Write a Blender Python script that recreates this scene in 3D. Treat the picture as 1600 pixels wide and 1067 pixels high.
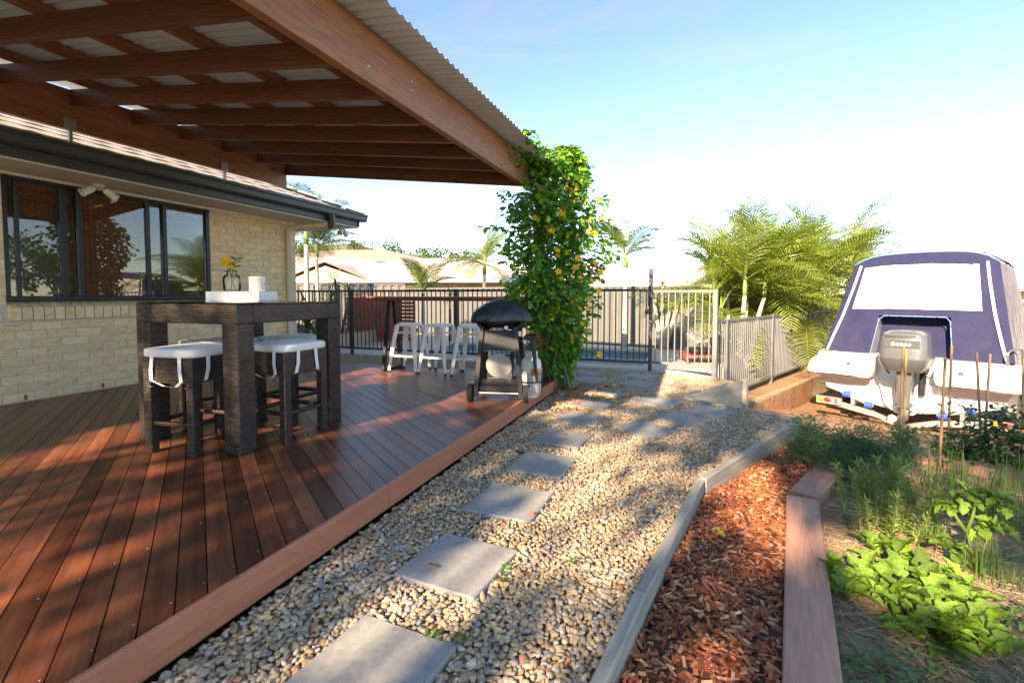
import bpy, math, random
import numpy as np
from mathutils import Vector, Matrix, noise
random.seed(7); RNG = np.random.default_rng(7)
for o in list(bpy.data.objects): bpy.data.objects.remove(o)
SC = bpy.context.scene; COL = SC.collection
R = math.radians
# ---------------------------------------------------------------- camera
cam = bpy.data.cameras.new('camera'); camo = bpy.data.objects.new('camera', cam); COL.objects.link(camo)
cam.sensor_width = 36; cam.lens = 36*750/1600; cam.shift_y = -38.5/1600
cam.clip_start = .05; cam.clip_end = 3000
camo.location = (0, 0, 1.05); camo.rotation_euler = (R(90-2.672), 0, R(20.472))
SC.camera = camo
# ---------------------------------------------------------------- sky, sun, exposure
SUN_EL, SUN_AZ = 27.0, 13.0          # light travels towards +Y and SUN_AZ degrees towards +X
W = bpy.data.worlds.new('World'); SC.world = W; W.use_nodes = True
nt = W.node_tree; bg = nt.nodes['Background']
sky = nt.nodes.new('ShaderNodeTexSky'); sky.sky_type = 'NISHITA'; sky.sun_disc = False
sky.sun_elevation = R(SUN_EL); sky.sun_rotation = R(180+SUN_AZ)
sky.air_density = 1.0; sky.dust_density = 0.0; sky.ozone_density = 3.0; sky.altitude = 900
# thin high cloud, faint and everywhere
tcw = nt.nodes.new('ShaderNodeTexCoord'); mpw = nt.nodes.new('ShaderNodeMapping'); mpw.inputs['Scale'].default_value = (1.0, 2.2, 7.0); mpw.inputs['Rotation'].default_value = (0, .25, .5)
nzw = nt.nodes.new('ShaderNodeTexNoise'); nzw.inputs['Scale'].default_value = 1.7; nzw.inputs['Detail'].default_value = 8; nzw.inputs['Roughness'].default_value = .6; nzw.inputs['Distortion'].default_value = .8
rpw = nt.nodes.new('ShaderNodeValToRGB'); rpw.color_ramp.elements[0].position = .50; rpw.color_ramp.elements[0].color = (0, 0, 0, 1); rpw.color_ramp.elements[1].position = .78; rpw.color_ramp.elements[1].color = (.12, .12, .12, 1)
mxw = nt.nodes.new('ShaderNodeMix'); mxw.data_type = 'RGBA'; mxw.inputs[7].default_value = (3.2, 3.1, 3.0, 1)
nt.links.new(tcw.outputs['Generated'], mpw.inputs[0]); nt.links.new(mpw.outputs[0], nzw.inputs['Vector']); nt.links.new(nzw.outputs[0], rpw.inputs[0]); nt.links.new(rpw.outputs[0], mxw.inputs[0]); nt.links.new(sky.outputs[0], mxw.inputs[6])
nt.links.new(mxw.outputs[2], bg.inputs[0]); bg.inputs[1].default_value = .112
sun = bpy.data.lights.new('sun', 'SUN'); suno = bpy.data.objects.new('sun', sun); COL.objects.link(suno)
sun.energy = 5.0; sun.angle = R(.55); sun.color = (1, .84, .62)
Ld = Vector((math.sin(R(SUN_AZ))*math.cos(R(SUN_EL)), math.cos(R(SUN_AZ))*math.cos(R(SUN_EL)), -math.sin(R(SUN_EL))))
suno.rotation_euler = Ld.to_track_quat('-Z', 'Y').to_euler(); suno.location = (0, 0, 30)
SC.view_settings.view_transform = 'Standard'; SC.view_settings.look = 'None'
SC.view_settings.gamma = 1; SC.view_settings.exposure = 1.82
SC.view_settings.use_white_balance = True; SC.view_settings.white_balance_temperature = 7500; SC.view_settings.white_balance_tint = 14
SC.render.engine = 'CYCLES'
SC.cycles.max_bounces = 8; SC.cycles.transparent_max_bounces = 12

# ---------------------------------------------------------------- helpers
PM = {}                                     # world matrices of the things
def link(o, parent=None):
    COL.objects.link(o)
    if parent is not None: o.parent = parent
    return o
def tag(o, label=None, cat=None, group=None, kind=None):
    if label: o['label'] = label
    if cat: o['category'] = cat
    if group: o['group'] = group
    if kind: o['kind'] = kind
    return o
def thing(name, label, cat, loc=(0, 0, 0), rz=0, group=None):
    o = bpy.data.objects.new(name, None); link(o)
    o.empty_display_size = .1; o.location = loc; o.rotation_euler = (0, 0, rz)
    PM[o] = Matrix.Translation(loc) @ Matrix.Rotation(rz, 4, 'Z')
    return tag(o, label, cat, group)
def copy_tree(o, parent=None):
    c = o.copy(); COL.objects.link(c)
    if parent is not None: c.parent = parent
    for ch in list(o.children): copy_tree(ch, c)
    return c
class MB:
    def __init__(s): s.v = []; s.f = []; s.c = []; s.cc = None
    def add(s, vs, fs):
        n = len(s.v); s.v += [tuple(p) for p in vs]; s.f += [tuple(i+n for i in f) for f in fs]
        if s.cc is not None: s.c += [s.cc]*len(vs)
        return s
    def box(s, c, d, m=None):
        x, y, z = d[0]/2, d[1]/2, d[2]/2
        vs = [Vector((a*x, b*y, e*z)) for e in (-1, 1) for a, b in ((-1, -1), (1, -1), (1, 1), (-1, 1))]
        if m is not None: vs = [m @ p for p in vs]
        c = Vector(c)
        return s.add([p+c for p in vs], [(3, 2, 1, 0), (4, 5, 6, 7), (0, 1, 5, 4), (1, 2, 6, 5), (2, 3, 7, 6), (3, 0, 4, 7)])
    def bbox(s, c, d, b=.005, m=None):
        # box with chamfered edges
        x, y, z = d[0]/2, d[1]/2, d[2]/2; b = min(b, x*.9, y*.9, z*.9)
        vs = []
        for e in (-1, 1):
            for a, g in ((-1, -1), (1, -1), (1, 1), (-1, 1)):
                vs += [Vector((a*(x-b), g*(y-b), e*z)), Vector((a*x, g*(y-b), e*(z-b))), Vector((a*(x-b), g*y, e*(z-b)))]
        if m is not None: vs = [m @ p for p in vs]
        c = Vector(c)
        I = lambda k, t: k*3+t
        fs = [(I(3, 0), I(2, 0), I(1, 0), I(0, 0)), (I(4, 0), I(5, 0), I(6, 0), I(7, 0))]
        fs += [(I(0, 2), I(1, 2), I(5, 2), I(4, 2)), (I(1, 1), I(2, 1), I(6, 1), I(5, 1)), (I(2, 2), I(3, 2), I(7, 2), I(6, 2)), (I(3, 1), I(0, 1), I(4, 1), I(7, 1))]
        for k in range(4):
            n = (k+1) % 4; t = 2 if k % 2 == 0 else 1
            fs += [(I(k, 0), I(n, 0), I(n, t), I(k, t)), (I(k+4, t), I(n+4, t), I(n+4, 0), I(k+4, 0))]
        for k, (a, b2) in enumerate(((1, 2), (2, 1), (1, 2), (2, 1))):
            fs += [(I(k, 2), I(k+4, 2), I(k+4, 1), I(k, 1)) if k % 2 else (I(k, 1), I(k+4, 1), I(k+4, 2), I(k, 2))]
            fs += [(I(k, 0), I(k, a), I(k, b2)), (I(k+4, 0), I(k+4, b2), I(k+4, a))]
        return s.add([p+c for p in vs], fs)
    def prism(s, poly, z0, z1):
        n = len(poly)
        vs = [(p[0], p[1], z0 if len(p) < 3 else p[2]+z0) for p in poly]+[(p[0], p[1], z1 if len(p) < 3 else p[2]+z1) for p in poly]
        return s.add(vs, [tuple(range(n-1, -1, -1)), tuple(range(n, 2*n))]+[(i, (i+1) % n, (i+1) % n+n, i+n) for i in range(n)])
    def beam(s, a, b, w, h, up=(0, 0, 1), off=(0, 0), bev=0):
        # box from a to b, w across, h along up
        a, b = Vector(a), Vector(b); d = (b-a); L = d.length; d.normalize()
        u = Vector(up); x = d.cross(u).normalized(); u = x.cross(d)
        m = Matrix((x, d, u)).transposed()
        c = (a+b)/2+x*off[0]+u*off[1]
        return s.bbox(c, (w, L, h), bev, m) if bev else s.box(c, (w, L, h), m)
    def tube(s, pts, rad, n=8, cap=True):
        pts = [Vector(p) for p in pts]; k = len(pts)
        if not hasattr(rad, '__len__'): rad = [rad]*k
        ref = Vector((0, 0, 1)); vs = []; px = None
        for i, p in enumerate(pts):
            d = (pts[min(i+1, k-1)]-pts[max(i-1, 0)]).normalized()
            if px is None:
                px = d.cross(ref) if abs(d.z) < .95 else d.cross(Vector((1, 0, 0)))
            px = (px-d*px.dot(d)).normalized(); py = d.cross(px)
            vs += [p+(px*math.cos(2*math.pi*j/n)+py*math.sin(2*math.pi*j/n))*rad[i] for j in range(n)]
        fs = [(i*n+j, i*n+(j+1) % n, (i+1)*n+(j+1) % n, (i+1)*n+j) for i in range(k-1) for j in range(n)]
        if cap: fs += [tuple(range(n-1, -1, -1)), tuple(range((k-1)*n, k*n))]
        return s.add(vs, fs)
    def lathe(s, prof, c=(0, 0, 0), n=24, ax='z', cap=True):
        vs = []; c = Vector(c)
        for r, h in prof:
            for j in range(n):
                a = 2*math.pi*j/n; p = (r*math.cos(a), r*math.sin(a), h)
                if ax == 'x': p = (h, p[0], p[1])
                if ax == 'y': p = (p[1], h, p[0])
                vs.append(c+Vector(p))
        k = len(prof)
        fs = [(i*n+j, i*n+(j+1) % n, (i+1)*n+(j+1) % n, (i+1)*n+j) for i in range(k-1) for j in range(n)]
        if cap: fs += [tuple(range(n-1, -1, -1)), tuple(range((k-1)*n, k*n))]
        return s.add(vs, fs)
    def loft(s, rings, cap=True, closed=True):
        n = len(rings[0]); k = len(rings)
        vs = [p for r in rings for p in r]
        m = n if closed else n-1
        fs = [(i*n+j, i*n+(j+1) % n, (i+1)*n+(j+1) % n, (i+1)*n+j) for i in range(k-1) for j in range(m)]
        if cap: fs += [tuple(range(n-1, -1, -1)), tuple(range((k-1)*n, k*n))]
        return s.add(vs, fs)
    def mesh(s, name, mat=None, smooth=False):
        me = bpy.data.meshes.new(name); me.from_pydata(s.v, [], s.f)
        if s.c:
            ca = me.color_attributes.new('col', 'FLOAT_COLOR', 'POINT')
            ca.data.foreach_set('color', np.array([(*c, 1) for c in s.c], dtype=np.float32).ravel())
        if smooth is True: me.polygons.foreach_set('use_smooth', [True]*len(me.polygons))
        elif smooth:
            me.polygons.foreach_set('use_smooth', [True]*len(me.polygons)); me.set_sharp_from_angle(angle=R(smooth))
        if mat: me.materials.append(mat)
        me.update()
        return me
    def build(s, name, mat, parent=None, smooth=False, world=False):
        o = bpy.data.objects.new(name, s.mesh(name, mat, smooth)); link(o, parent)
        if world and parent is not None: o.matrix_parent_inverse = PM[parent].inverted()
        return o
def inst(name, me, parent, loc=(0, 0, 0), rot=(0, 0, 0), sc=None, world=False):
    o = bpy.data.objects.new(name, me); link(o, parent); o.location = loc; o.rotation_euler = rot
    if sc is not None: o.scale = sc if hasattr(sc, '__len__') else (sc, sc, sc)
    if world and parent is not None: o.matrix_parent_inverse = PM[parent].inverted()
    return o
def npmesh(name, V, F, mat, colr=None, smooth=True):
    me = bpy.data.meshes.new(name); V = np.asarray(V, np.float32); F = np.asarray(F, np.int32); k = F.shape[1]
    me.vertices.add(len(V)); me.vertices.foreach_set('co', V.ravel())
    me.loops.add(F.size); me.loops.foreach_set('vertex_index', F.ravel())
    me.polygons.add(len(F)); me.polygons.foreach_set('loop_start', np.arange(len(F), dtype=np.int32)*k)
    me.polygons.foreach_set('loop_total', np.full(len(F), k, np.int32))
    me.polygons.foreach_set('use_smooth', np.full(len(F), bool(smooth)))
    if colr is not None:
        ca = me.color_attributes.new('col', 'FLOAT_COLOR', 'POINT')
        ca.data.foreach_set('color', np.concatenate([colr, np.ones((len(colr), 1))], 1).astype(np.float32).ravel())
    me.materials.append(mat); me.update(calc_edges=True); me.validate()
    return me
def inpoly(P, poly):
    x, y = P[:, 0], P[:, 1]; r = np.zeros(len(P), bool); n = len(poly)
    for i in range(n):
        x1, y1 = poly[i]; x2, y2 = poly[(i+1) % n]
        c = ((y1 > y) != (y2 > y)) & (x < (x2-x1)*(y-y1)/(y2-y1+1e-12)+x1); r ^= c
    return r
def rotmats(n, full=True):
    q = RNG.normal(size=(n, 4)); q /= np.linalg.norm(q, axis=1)[:, None]
    w, x, y, z = q.T
    return np.stack([1-2*(y*y+z*z), 2*(x*y-z*w), 2*(x*z+y*w), 2*(x*y+z*w), 1-2*(x*x+z*z), 2*(y*z-x*w), 2*(x*z-y*w), 2*(y*z+x*w), 1-2*(x*x+y*y)], 1).reshape(n, 3, 3)
def scatter(base, faces, pos, scl, rots):
    n, k = len(pos), len(base)
    V = np.einsum('nij,nkj->nki', rots, base[None]*scl[:, None, :])+pos[:, None, :]
    F = faces[None]+(np.arange(n)*k)[:, None, None]
    return V.reshape(-1, 3), F.reshape(-1, faces.shape[1])

# ---------------------------------------------------------------- materials
def nodes(name):
    m = bpy.data.materials.new(name); m.use_nodes = True
    t = m.node_tree; return m, t, t.nodes['Principled BSDF']
def N(t, typ, **kw):
    n = t.nodes.new(typ)
    for k, v in kw.items():
        if k.startswith('i_'):
            n.inputs[int(k[2:]) if k[2:].isdigit() else k[2:]].default_value = v
        else: setattr(n, k, v)
    return n
def ramp(t, fac, stops):
    n = t.nodes.new('ShaderNodeValToRGB'); e = n.color_ramp.elements
    e[0].position, e[0].color = stops[0][0], (*stops[0][1], 1)
    e[1].position, e[1].color = stops[-1][0], (*stops[-1][1], 1)
    for p, c in stops[1:-1]:
        k = e.new(p); k.color = (*c, 1)
    t.links.new(fac, n.inputs[0]); return n.outputs[0]
def surf(name, stops, scale=6, stretch=(1, 1, 1), rough=.6, rvar=.15, bump=.15, bscale=None, dist=.004, detail=6, rnd=0, spec=.5, metal=0, coat=0, warp=0, attr=None, trans=0, sheen=0, fine=0, knots=0):
    """noise-coloured principled surface; stops = colour ramp; rnd = value change from object to object"""
    m, t, b = nodes(name); L = t.links.new
    tc = N(t, 'ShaderNodeTexCoord'); mp = N(t, 'ShaderNodeMapping'); mp.inputs['Scale'].default_value = stretch
    L(tc.outputs['Object'], mp.inputs[0])
    vec = mp.outputs[0]
    if rnd:
        oi = N(t, 'ShaderNodeObjectInfo'); ad = N(t, 'ShaderNodeVectorMath', operation='ADD'); ml = N(t, 'ShaderNodeMath', operation='MULTIPLY', i_1=37.0)
        L(oi.outputs['Random'], ml.inputs[0]); L(vec, ad.inputs[0]); L(ml.outputs[0], ad.inputs[1]); vec = ad.outputs[0]
    nz = N(t, 'ShaderNodeTexNoise', i_Scale=scale, i_Detail=detail, i_Roughness=.62, i_Distortion=warp); L(vec, nz.inputs['Vector'])
    col = ramp(t, nz.outputs[0], stops)
    if attr:
        at = N(t, 'ShaderNodeVertexColor', layer_name='col'); mx = N(t, 'ShaderNodeMix', data_type='RGBA', blend_type='MULTIPLY'); mx.inputs[0].default_value = 1
        L(col, mx.inputs[6]); L(at.outputs[0], mx.inputs[7]); col = mx.outputs[2]
    if fine:
        n3 = N(t, 'ShaderNodeTexNoise', i_Scale=scale*9, i_Detail=3); L(vec, n3.inputs['Vector'])
        mr3 = N(t, 'ShaderNodeMapRange'); mr3.inputs[1].default_value = .3; mr3.inputs[2].default_value = .7; mr3.inputs[3].default_value = 1-fine; mr3.inputs[4].default_value = 1+fine
        L(n3.outputs[0], mr3.inputs[0])
        mx = N(t, 'ShaderNodeVectorMath', operation='MULTIPLY'); L(col, mx.inputs[0]); L(mr3.outputs[0], mx.inputs[1]); col = mx.outputs[0]
    if knots:
        vo = N(t, 'ShaderNodeTexVoronoi', i_Scale=knots); ad2 = N(t, 'ShaderNodeVectorMath', operation='ADD')
        L(tc.outputs['Object'], ad2.inputs[0])
        if rnd: L(ml.outputs[0], ad2.inputs[1])
        L(ad2.outputs[0], vo.inputs['Vector'])
        kr = ramp(t, vo.outputs['Distance'], [(.035, (.25, .22, .2)), (.06, (.6, .55, .5)), (.10, (1, 1, 1))])
        mk = N(t, 'ShaderNodeVectorMath', operation='MULTIPLY'); L(col, mk.inputs[0]); L(kr, mk.inputs[1]); col = mk.outputs[0]
    if rnd:
        mr = N(t, 'ShaderNodeMapRange'); mr.inputs[3].default_value = 1-rnd; mr.inputs[4].default_value = 1+rnd
        L(oi.outputs['Random'], mr.inputs[0]); hs = N(t, 'ShaderNodeHueSaturation'); L(mr.outputs[0], hs.inputs['Value']); L(col, hs.inputs['Color']); col = hs.outputs[0]
    L(col, b.inputs['Base Color'])
    n2 = N(t, 'ShaderNodeTexNoise', i_Scale=bscale or scale*4, i_Detail=5); L(vec, n2.inputs['Vector'])
    if rvar:
        mr = N(t, 'ShaderNodeMapRange'); mr.inputs[3].default_value = max(.02, rough-rvar); mr.inputs[4].default_value = min(1, rough+rvar)
        L(nz.outputs[0], mr.inputs[0]); L(mr.outputs[0], b.inputs['Roughness'])
    else: b.inputs['Roughness'].default_value = rough
    if bump:
        bp = N(t, 'ShaderNodeBump', i_Strength=bump, i_Distance=dist); L(n2.outputs[0], bp.inputs['Height']); L(bp.outputs[0], b.inputs['Normal'])
    b.inputs['Specular IOR Level'].default_value = spec; b.inputs['Metallic'].default_value = metal; b.inputs['Coat Weight'].default_value = coat
    if sheen: b.inputs['Sheen Weight'].default_value = sheen
    if trans:                     # thin leaf: some light comes through
        out = t.nodes['Material Output']; tr = N(t, 'ShaderNodeBsdfTranslucent'); ms = N(t, 'ShaderNodeMixShader'); ms.inputs[0].default_value = trans
        hs = N(t, 'ShaderNodeHueSaturation', i_Saturation=1.15, i_Value=1.25); L(col, hs.inputs['Color']); L(hs.outputs[0], tr.inputs[0])
        L(b.outputs[0], ms.inputs[1]); L(tr.outputs[0], ms.inputs[2]); L(ms.outputs[0], out.inputs[0])
    return m
def two(c, k=.8, k2=1.2): return [(.3, tuple(x*k for x in c)), (.7, tuple(min(1, x*k2) for x in c))]
def plain(name, c, rough=.5, metal=0, spec=.5, coat=0, var=.06, scale=5, bump=0, **kw):
    return surf(name, two(c, 1-var, 1+var), scale, rough=rough, rvar=.08, bump=bump, metal=metal, spec=spec, coat=coat, **kw)
MT = {}
WG = (1, .045, 1)   # unused marker: grain along local y
MT['deck'] = surf('merbau_decking', [(.25, (.085, .025, .012)), (.5, (.17, .055, .025)), (.75, (.25, .092, .042))], 14, (.06, 1, 1), .36, .12, .25, 40, .002, rnd=.42, fine=.18)
MT['fascia'] = surf('merbau_fascia', [(.25, (.38, .125, .065)), (.5, (.48, .175, .095)), (.75, (.55, .22, .125))], 12, (1, .06, 1), .5, .1, .3, 50, .002, fine=.12)
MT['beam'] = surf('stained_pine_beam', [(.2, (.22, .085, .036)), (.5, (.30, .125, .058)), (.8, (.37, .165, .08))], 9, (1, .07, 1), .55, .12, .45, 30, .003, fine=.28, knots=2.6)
MT['rafter'] = surf('stained_pine_rafter', [(.2, (.10, .032, .011)), (.5, (.15, .05, .017)), (.8, (.21, .077, .027))], 9, (.07, 1, 1), .55, .12, .45, 30, .003, rnd=.15, fine=.28, knots=2.6)  # darker than the beams: dimmer light under the roof put into the stain
MT['tin'] = plain('zincalume_sheet', (.64, .73, .84), .5, .0, var=.1, scale=3)
MT['galv'] = plain('galvanised_steel', (.45, .46, .47), .45, .8, var=.15, scale=20)
MT['brick'] = surf('cream_brick', [(.30, (.72, .46, .21)), (.45, (.85, .63, .34)), (.6, (.88, .70, .43)), (.72, (.64, .37, .15))], 13, (1, .7, 1.6), .85, .08, .5, 120, .003, rnd=.10, fine=.1)
MT['mortar'] = plain('pale_mortar', (.66, .58, .54), .95, var=.12, scale=30, bump=.4)
MT['darkal'] = plain('dark_blue_aluminium', (.018, .024, .036), .38, .2, var=.1)
MT['gutter'] = plain('slate_grey_gutter', (.055, .068, .082), .40, .1, var=.08)
MT['soffit'] = plain('cream_soffit', (.62, .57, .50), .8)
MT['whitep'] = plain('white_paint', (.78, .77, .74), .45)
MT['cream'] = plain('cream_pvc', (.66, .58, .44), .45)
MT['tile'] = surf('grey_roof_tile', [(.3, (.30, .285, .27)), (.7, (.45, .43, .40))], 6, rough=.8, rnd=.1, bump=.3)
MT['white_enamel'] = plain('white_enamel', (.80, .79, .76), .3, .0, var=.03, coat=.2)
MT['cushion'] = surf('white_canvas', two((.80, .78, .74), .95, 1.04), 5, rough=.9, bump=.25, bscale=14, dist=.01, sheen=.2)
MT['black'] = plain('black_powdercoat', (.016, .016, .018), .45, .2)
MT['charcoal'] = plain('charcoal_plastic', (.010, .0105, .012), .6, var=.12)
MT['rubber'] = plain('black_rubber', (.018, .018, .018), .8, var=.2, scale=20, bump=.2)
MT['cover'] = surf('black_vinyl_cover', two((.022, .026, .036), .8, 1.2), 5, rough=.42, bump=.5, bscale=9, dist=.02)
MT['paver'] = surf('grey_concrete_paver', [(.2, (.21, .20, .18)), (.42, (.29, .28, .258)), (.6, (.325, .312, .285)), (.8, (.39, .37, .33))], 4.5, rough=.88, rvar=.06, bump=.4, bscale=160, dist=.0015, rnd=.10, fine=.14, detail=9)
MT['conc'] = surf('concrete_kerb', two((.46, .42, .36), .85, 1.12), 5, rough=.9, bump=.3, bscale=60)
MT['paving'] = surf('pale_pool_paving', two((.60, .54, .45), .88, 1.1), 3, rough=.85, bump=.25, bscale=50)
MT['timber'] = surf('weathered_treated_pine', [(.22, (.19, .17, .125)), (.45, (.33, .30, .235)), (.6, (.43, .40, .325)), (.78, (.28, .28, .20))], 9, (1, .06, 1), .88, .08, .6, 40, .004, fine=.2)
MT['timber2'] = surf('brown_treated_pine', [(.25, (.27, .20, .12)), (.5, (.38, .29, .18)), (.78, (.47, .37, .24))], 9, (1, .06, 1), .88, .08, .6, 40, .004, fine=.15)
MT['sleeper'] = surf('pinkish_hardwood_sleeper', [(.22, (.34, .165, .10)), (.5, (.47, .25, .165)), (.72, (.54, .31, .21)), (.8, (.40, .14, .06))], 7, (1.2, .09, 1), .8, .08, .5, 45, .003, fine=.14)
MT['gravelbase'] = surf('gravel_bed', [(.3, (.20, .15, .09)), (.7, (.34, .26, .165))], 40, rough=.95, bump=.6, bscale=60, dist=.01)
MT['stone'] = surf('river_pebble', [(.3, (.72, .72, .72)), (.7, (1.12, 1.1, 1.06))], 45, rough=.8, rvar=.1, bump=.12, bscale=150, dist=.001, attr='col')
MT['dirt'] = surf('orange_dirt', [(.25, (.24, .125, .06)), (.5, (.34, .19, .10)), (.75, (.44, .27, .155))], 1.6, rough=.95, bump=.6, bscale=14, dist=.03, fine=.2)
MT['mulchbase'] = surf('mulch_bed', [(.3, (.07, .028, .014)), (.7, (.17, .065, .03))], 40, rough=.95, bump=.8, bscale=60, dist=.012)
MT['chip'] = surf('bark_chip', [(.3, (.75, .75, .75)), (.7, (1.15, 1.1, 1.05))], 50, rough=.85, bump=.3, bscale=150, dist=.001, attr='col')
MT['soil'] = surf('garden_soil', [(.3, (.19, .135, .085)), (.7, (.36, .27, .18))], 14, rough=.95, bump=.8, bscale=60, dist=.012)
MT['straw'] = surf('sugar_cane_straw', [(.3, (.8, .8, .8)), (.7, (1.15, 1.1, 1.0))], 30, rough=.85, bump=0, attr='col')
MT['grass'] = surf('far_ground', [(.3, (.09, .105, .035)), (.55, (.17, .165, .07)), (.75, (.27, .22, .12))], .35, rough=.95, bump=.4, bscale=6, dist=.05, fine=.2)
MT['colorbond'] = plain('grey_steel_fence', (.15, .15, .148), .5, .1, var=.05)
MT['redbrick'] = surf('red_painted_brick', two((.42, .085, .04), .8, 1.2), 12, rough=.8, bump=.4, rnd=.12)
MT['bluecanvas'] = surf('navy_boat_canvas', two((.009, .0105, .058), .75, 1.3), 5, rough=.8, bump=.6, bscale=5, dist=.06, sheen=.15)
MT['bluetrim'] = plain('blue_piping', (.16, .30, .66), .5)
MT['gel'] = plain('white_gelcoat', (.80, .79, .76), .22, coat=.5, var=.03, scale=2)
MT['gel2'] = plain('beige_gelcoat', (.52, .45, .38), .3, coat=.4, var=.05, scale=2)
MT['silver'] = plain('silver_cowling', (.16, .17, .18), .32, .4, coat=.3, var=.04)
MT['silverd'] = plain('dark_grey_cowling', (.10, .105, .11), .35, .3, var=.05)
MT['roller'] = plain('blue_roller', (.03, .10, .55), .45)
MT['amber'] = plain('amber_lens', (.95, .33, .03), .2)
MT['red'] = plain('red_lens', (.70, .03, .02), .2)
MT['stake'] = surf('hardwood_stake', two((.30, .19, .10), .75, 1.25), 8, (1, 1, .08), .85, .1, .4, 40, .002, rnd=.2)
MT['gas'] = plain('white_gas_bottle', (.74, .74, .72), .35)
MT['orange'] = plain('orange_label', (.85, .28, .03), .5)
MT['alu'] = plain('dull_aluminium', (.42, .42, .41), .42, .6, var=.15, scale=15)
MT['graypaint'] = plain('pale_grey_powdercoat', (.19, .195, .20), .45, .1)
MT['fencegrey'] = plain('charcoal_powdercoat', (.045, .05, .06), .45, .2)
MT['deckbar'] = surf('dark_red_timber', [(.25, (.11, .032, .018)), (.75, (.21, .065, .032))], 12, (.06, 1, 1), .3, .1, .2, 40, .002)
MT['render'] = plain('cream_render', (.52, .40, .28), .85, var=.05)
MT['roofw'] = plain('pale_tile_roof', (.50, .44, .39), .7, var=.1, scale=2)
MT['roofb'] = plain('brown_tile_roof', (.36, .27, .21), .8, var=.1, scale=2)
MT['darkglass'] = plain('dark_window_glass', (.02, .025, .03), .08, spec=.8)
MT['rust'] = plain('rust_red_panel', (.32, .07, .04), .6)
MT['bark'] = surf('grey_bark', [(.3, (.10, .08, .06)), (.7, (.24, .20, .16))], 10, (1, 1, .4), .9, .05, .7, 30, .01)
MT['palmbark'] = surf('pale_palm_trunk', [(.3, (.34, .31, .25)), (.7, (.58, .54, .46))], 5, (1, 1, 6), .85, .05, .4, 12, .01)
MT['palmgreen'] = surf('green_crownshaft', two((.20, .30, .09), .8, 1.2), 6, (1, 1, .3), .5, .1, 0)
MT['frond'] = surf('palm_frond', [(.3, (.085, .135, .022)), (.7, (.20, .25, .045))], 3, rough=.45, bump=0, rnd=.3, trans=.35)
MT['frondy'] = surf('golden_palm_frond', [(.3, (.14, .21, .03)), (.7, (.34, .40, .065))], 3, rough=.45, bump=0, rnd=.25, trans=.35)
MT['strap'] = surf('strap_leaf', [(.3, (.07, .13, .025)), (.7, (.17, .25, .05))], 4, rough=.45, bump=0, rnd=.25, trans=.25)
MT['leaf'] = surf('vine_leaf', [(.3, (.75, .8, .75)), (.7, (1.2, 1.15, 1.0))], 6, rough=.34, bump=0, attr='col', trans=.28)
MT['treeleaf'] = surf('tree_leaf', [(.3, (.04, .075, .02)), (.7, (.10, .15, .04))], 2, rough=.5, bump=0, trans=.25)
MT['yellow'] = surf('yellow_petal', two((.90, .52, .012), .92, 1.08), 20, rough=.5, bump=0, trans=.3)
MT['herb'] = surf('herb_leaf', [(.3, (.8, .8, .8)), (.7, (1.15, 1.15, 1.1))], 8, rough=.45, bump=0, attr='col', trans=.3)
MT['lettuce'] = surf('salad_leaf', [(.25, (.085, .175, .018)), (.5, (.165, .30, .034)), (.68, (.27, .40, .06)), (.8, (.42, .44, .12))], 11, rough=.42, bump=.7, bscale=30, dist=.008, rnd=.42, trans=.3)
def wicker():
    m, t, b = nodes('dark_wicker'); L = t.links.new
    tc = N(t, 'ShaderNodeTexCoord'); sp = N(t, 'ShaderNodeSeparateXYZ'); L(tc.outputs['Object'], sp.inputs[0])
    ad = N(t, 'ShaderNodeMath', operation='ADD'); L(sp.outputs[0], ad.inputs[0]); L(sp.outputs[1], ad.inputs[1])
    cb = N(t, 'ShaderNodeCombineXYZ'); L(ad.outputs[0], cb.inputs[0]); L(sp.outputs[2], cb.inputs[1])
    # over-under weave: rows of short strands, every other row shifted by half
    br = N(t, 'ShaderNodeTexBrick', offset=.5, i_Scale=1.0); br.inputs['Brick Width'].default_value = .034; br.inputs['Row Height'].default_value = .0135
    br.inputs['Mortar Size'].default_value = .0028; br.inputs['Mortar Smooth'].default_value = .6; br.inputs['Bias'].default_value = 0
    br.inputs['Color1'].default_value = (.085, .06, .048, 1); br.inputs['Color2'].default_value = (.035, .028, .028, 1); br.inputs['Mortar'].default_value = (.008, .007, .007, 1)
    L(cb.outputs[0], br.inputs['Vector'])
    nz = N(t, 'ShaderNodeTexNoise', i_Scale=9, i_Detail=4); mp = N(t, 'ShaderNodeMapping'); mp.inputs['Scale'].default_value = (.7, .7, 6); L(tc.outputs['Object'], mp.inputs[0]); L(mp.outputs[0], nz.inputs['Vector'])
    mr = N(t, 'ShaderNodeMapRange'); mr.inputs[1].default_value = .35; mr.inputs[2].default_value = .65; mr.inputs[3].default_value = .75; mr.inputs[4].default_value = 1.35; L(nz.outputs[0], mr.inputs[0])
    mu = N(t, 'ShaderNodeVectorMath', operation='MULTIPLY'); L(br.outputs[0], mu.inputs[0]); L(mr.outputs[0], mu.inputs[1]); L(mu.outputs[0], b.inputs['Base Color'])
    # rounded strand relief from two sine waves
    w1 = N(t, 'ShaderNodeTexWave', wave_type='BANDS', bands_direction='Y', i_Scale=1/.0095/2*math.pi/math.pi*1.0); L(cb.outputs[0], w1.inputs['Vector'])
    bp = N(t, 'ShaderNodeBump', i_Strength=.9, i_Distance=.004); iv = N(t, 'ShaderNodeMath', operation='SUBTRACT'); iv.inputs[0].default_value = 1; L(br.outputs['Fac'], iv.inputs[1])
    L(iv.outputs[0], bp.inputs['Height']); L(bp.outputs[0], b.inputs['Normal']); b.inputs['Roughness'].default_value = .38
    return m
MT['wicker'] = wicker()
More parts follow.
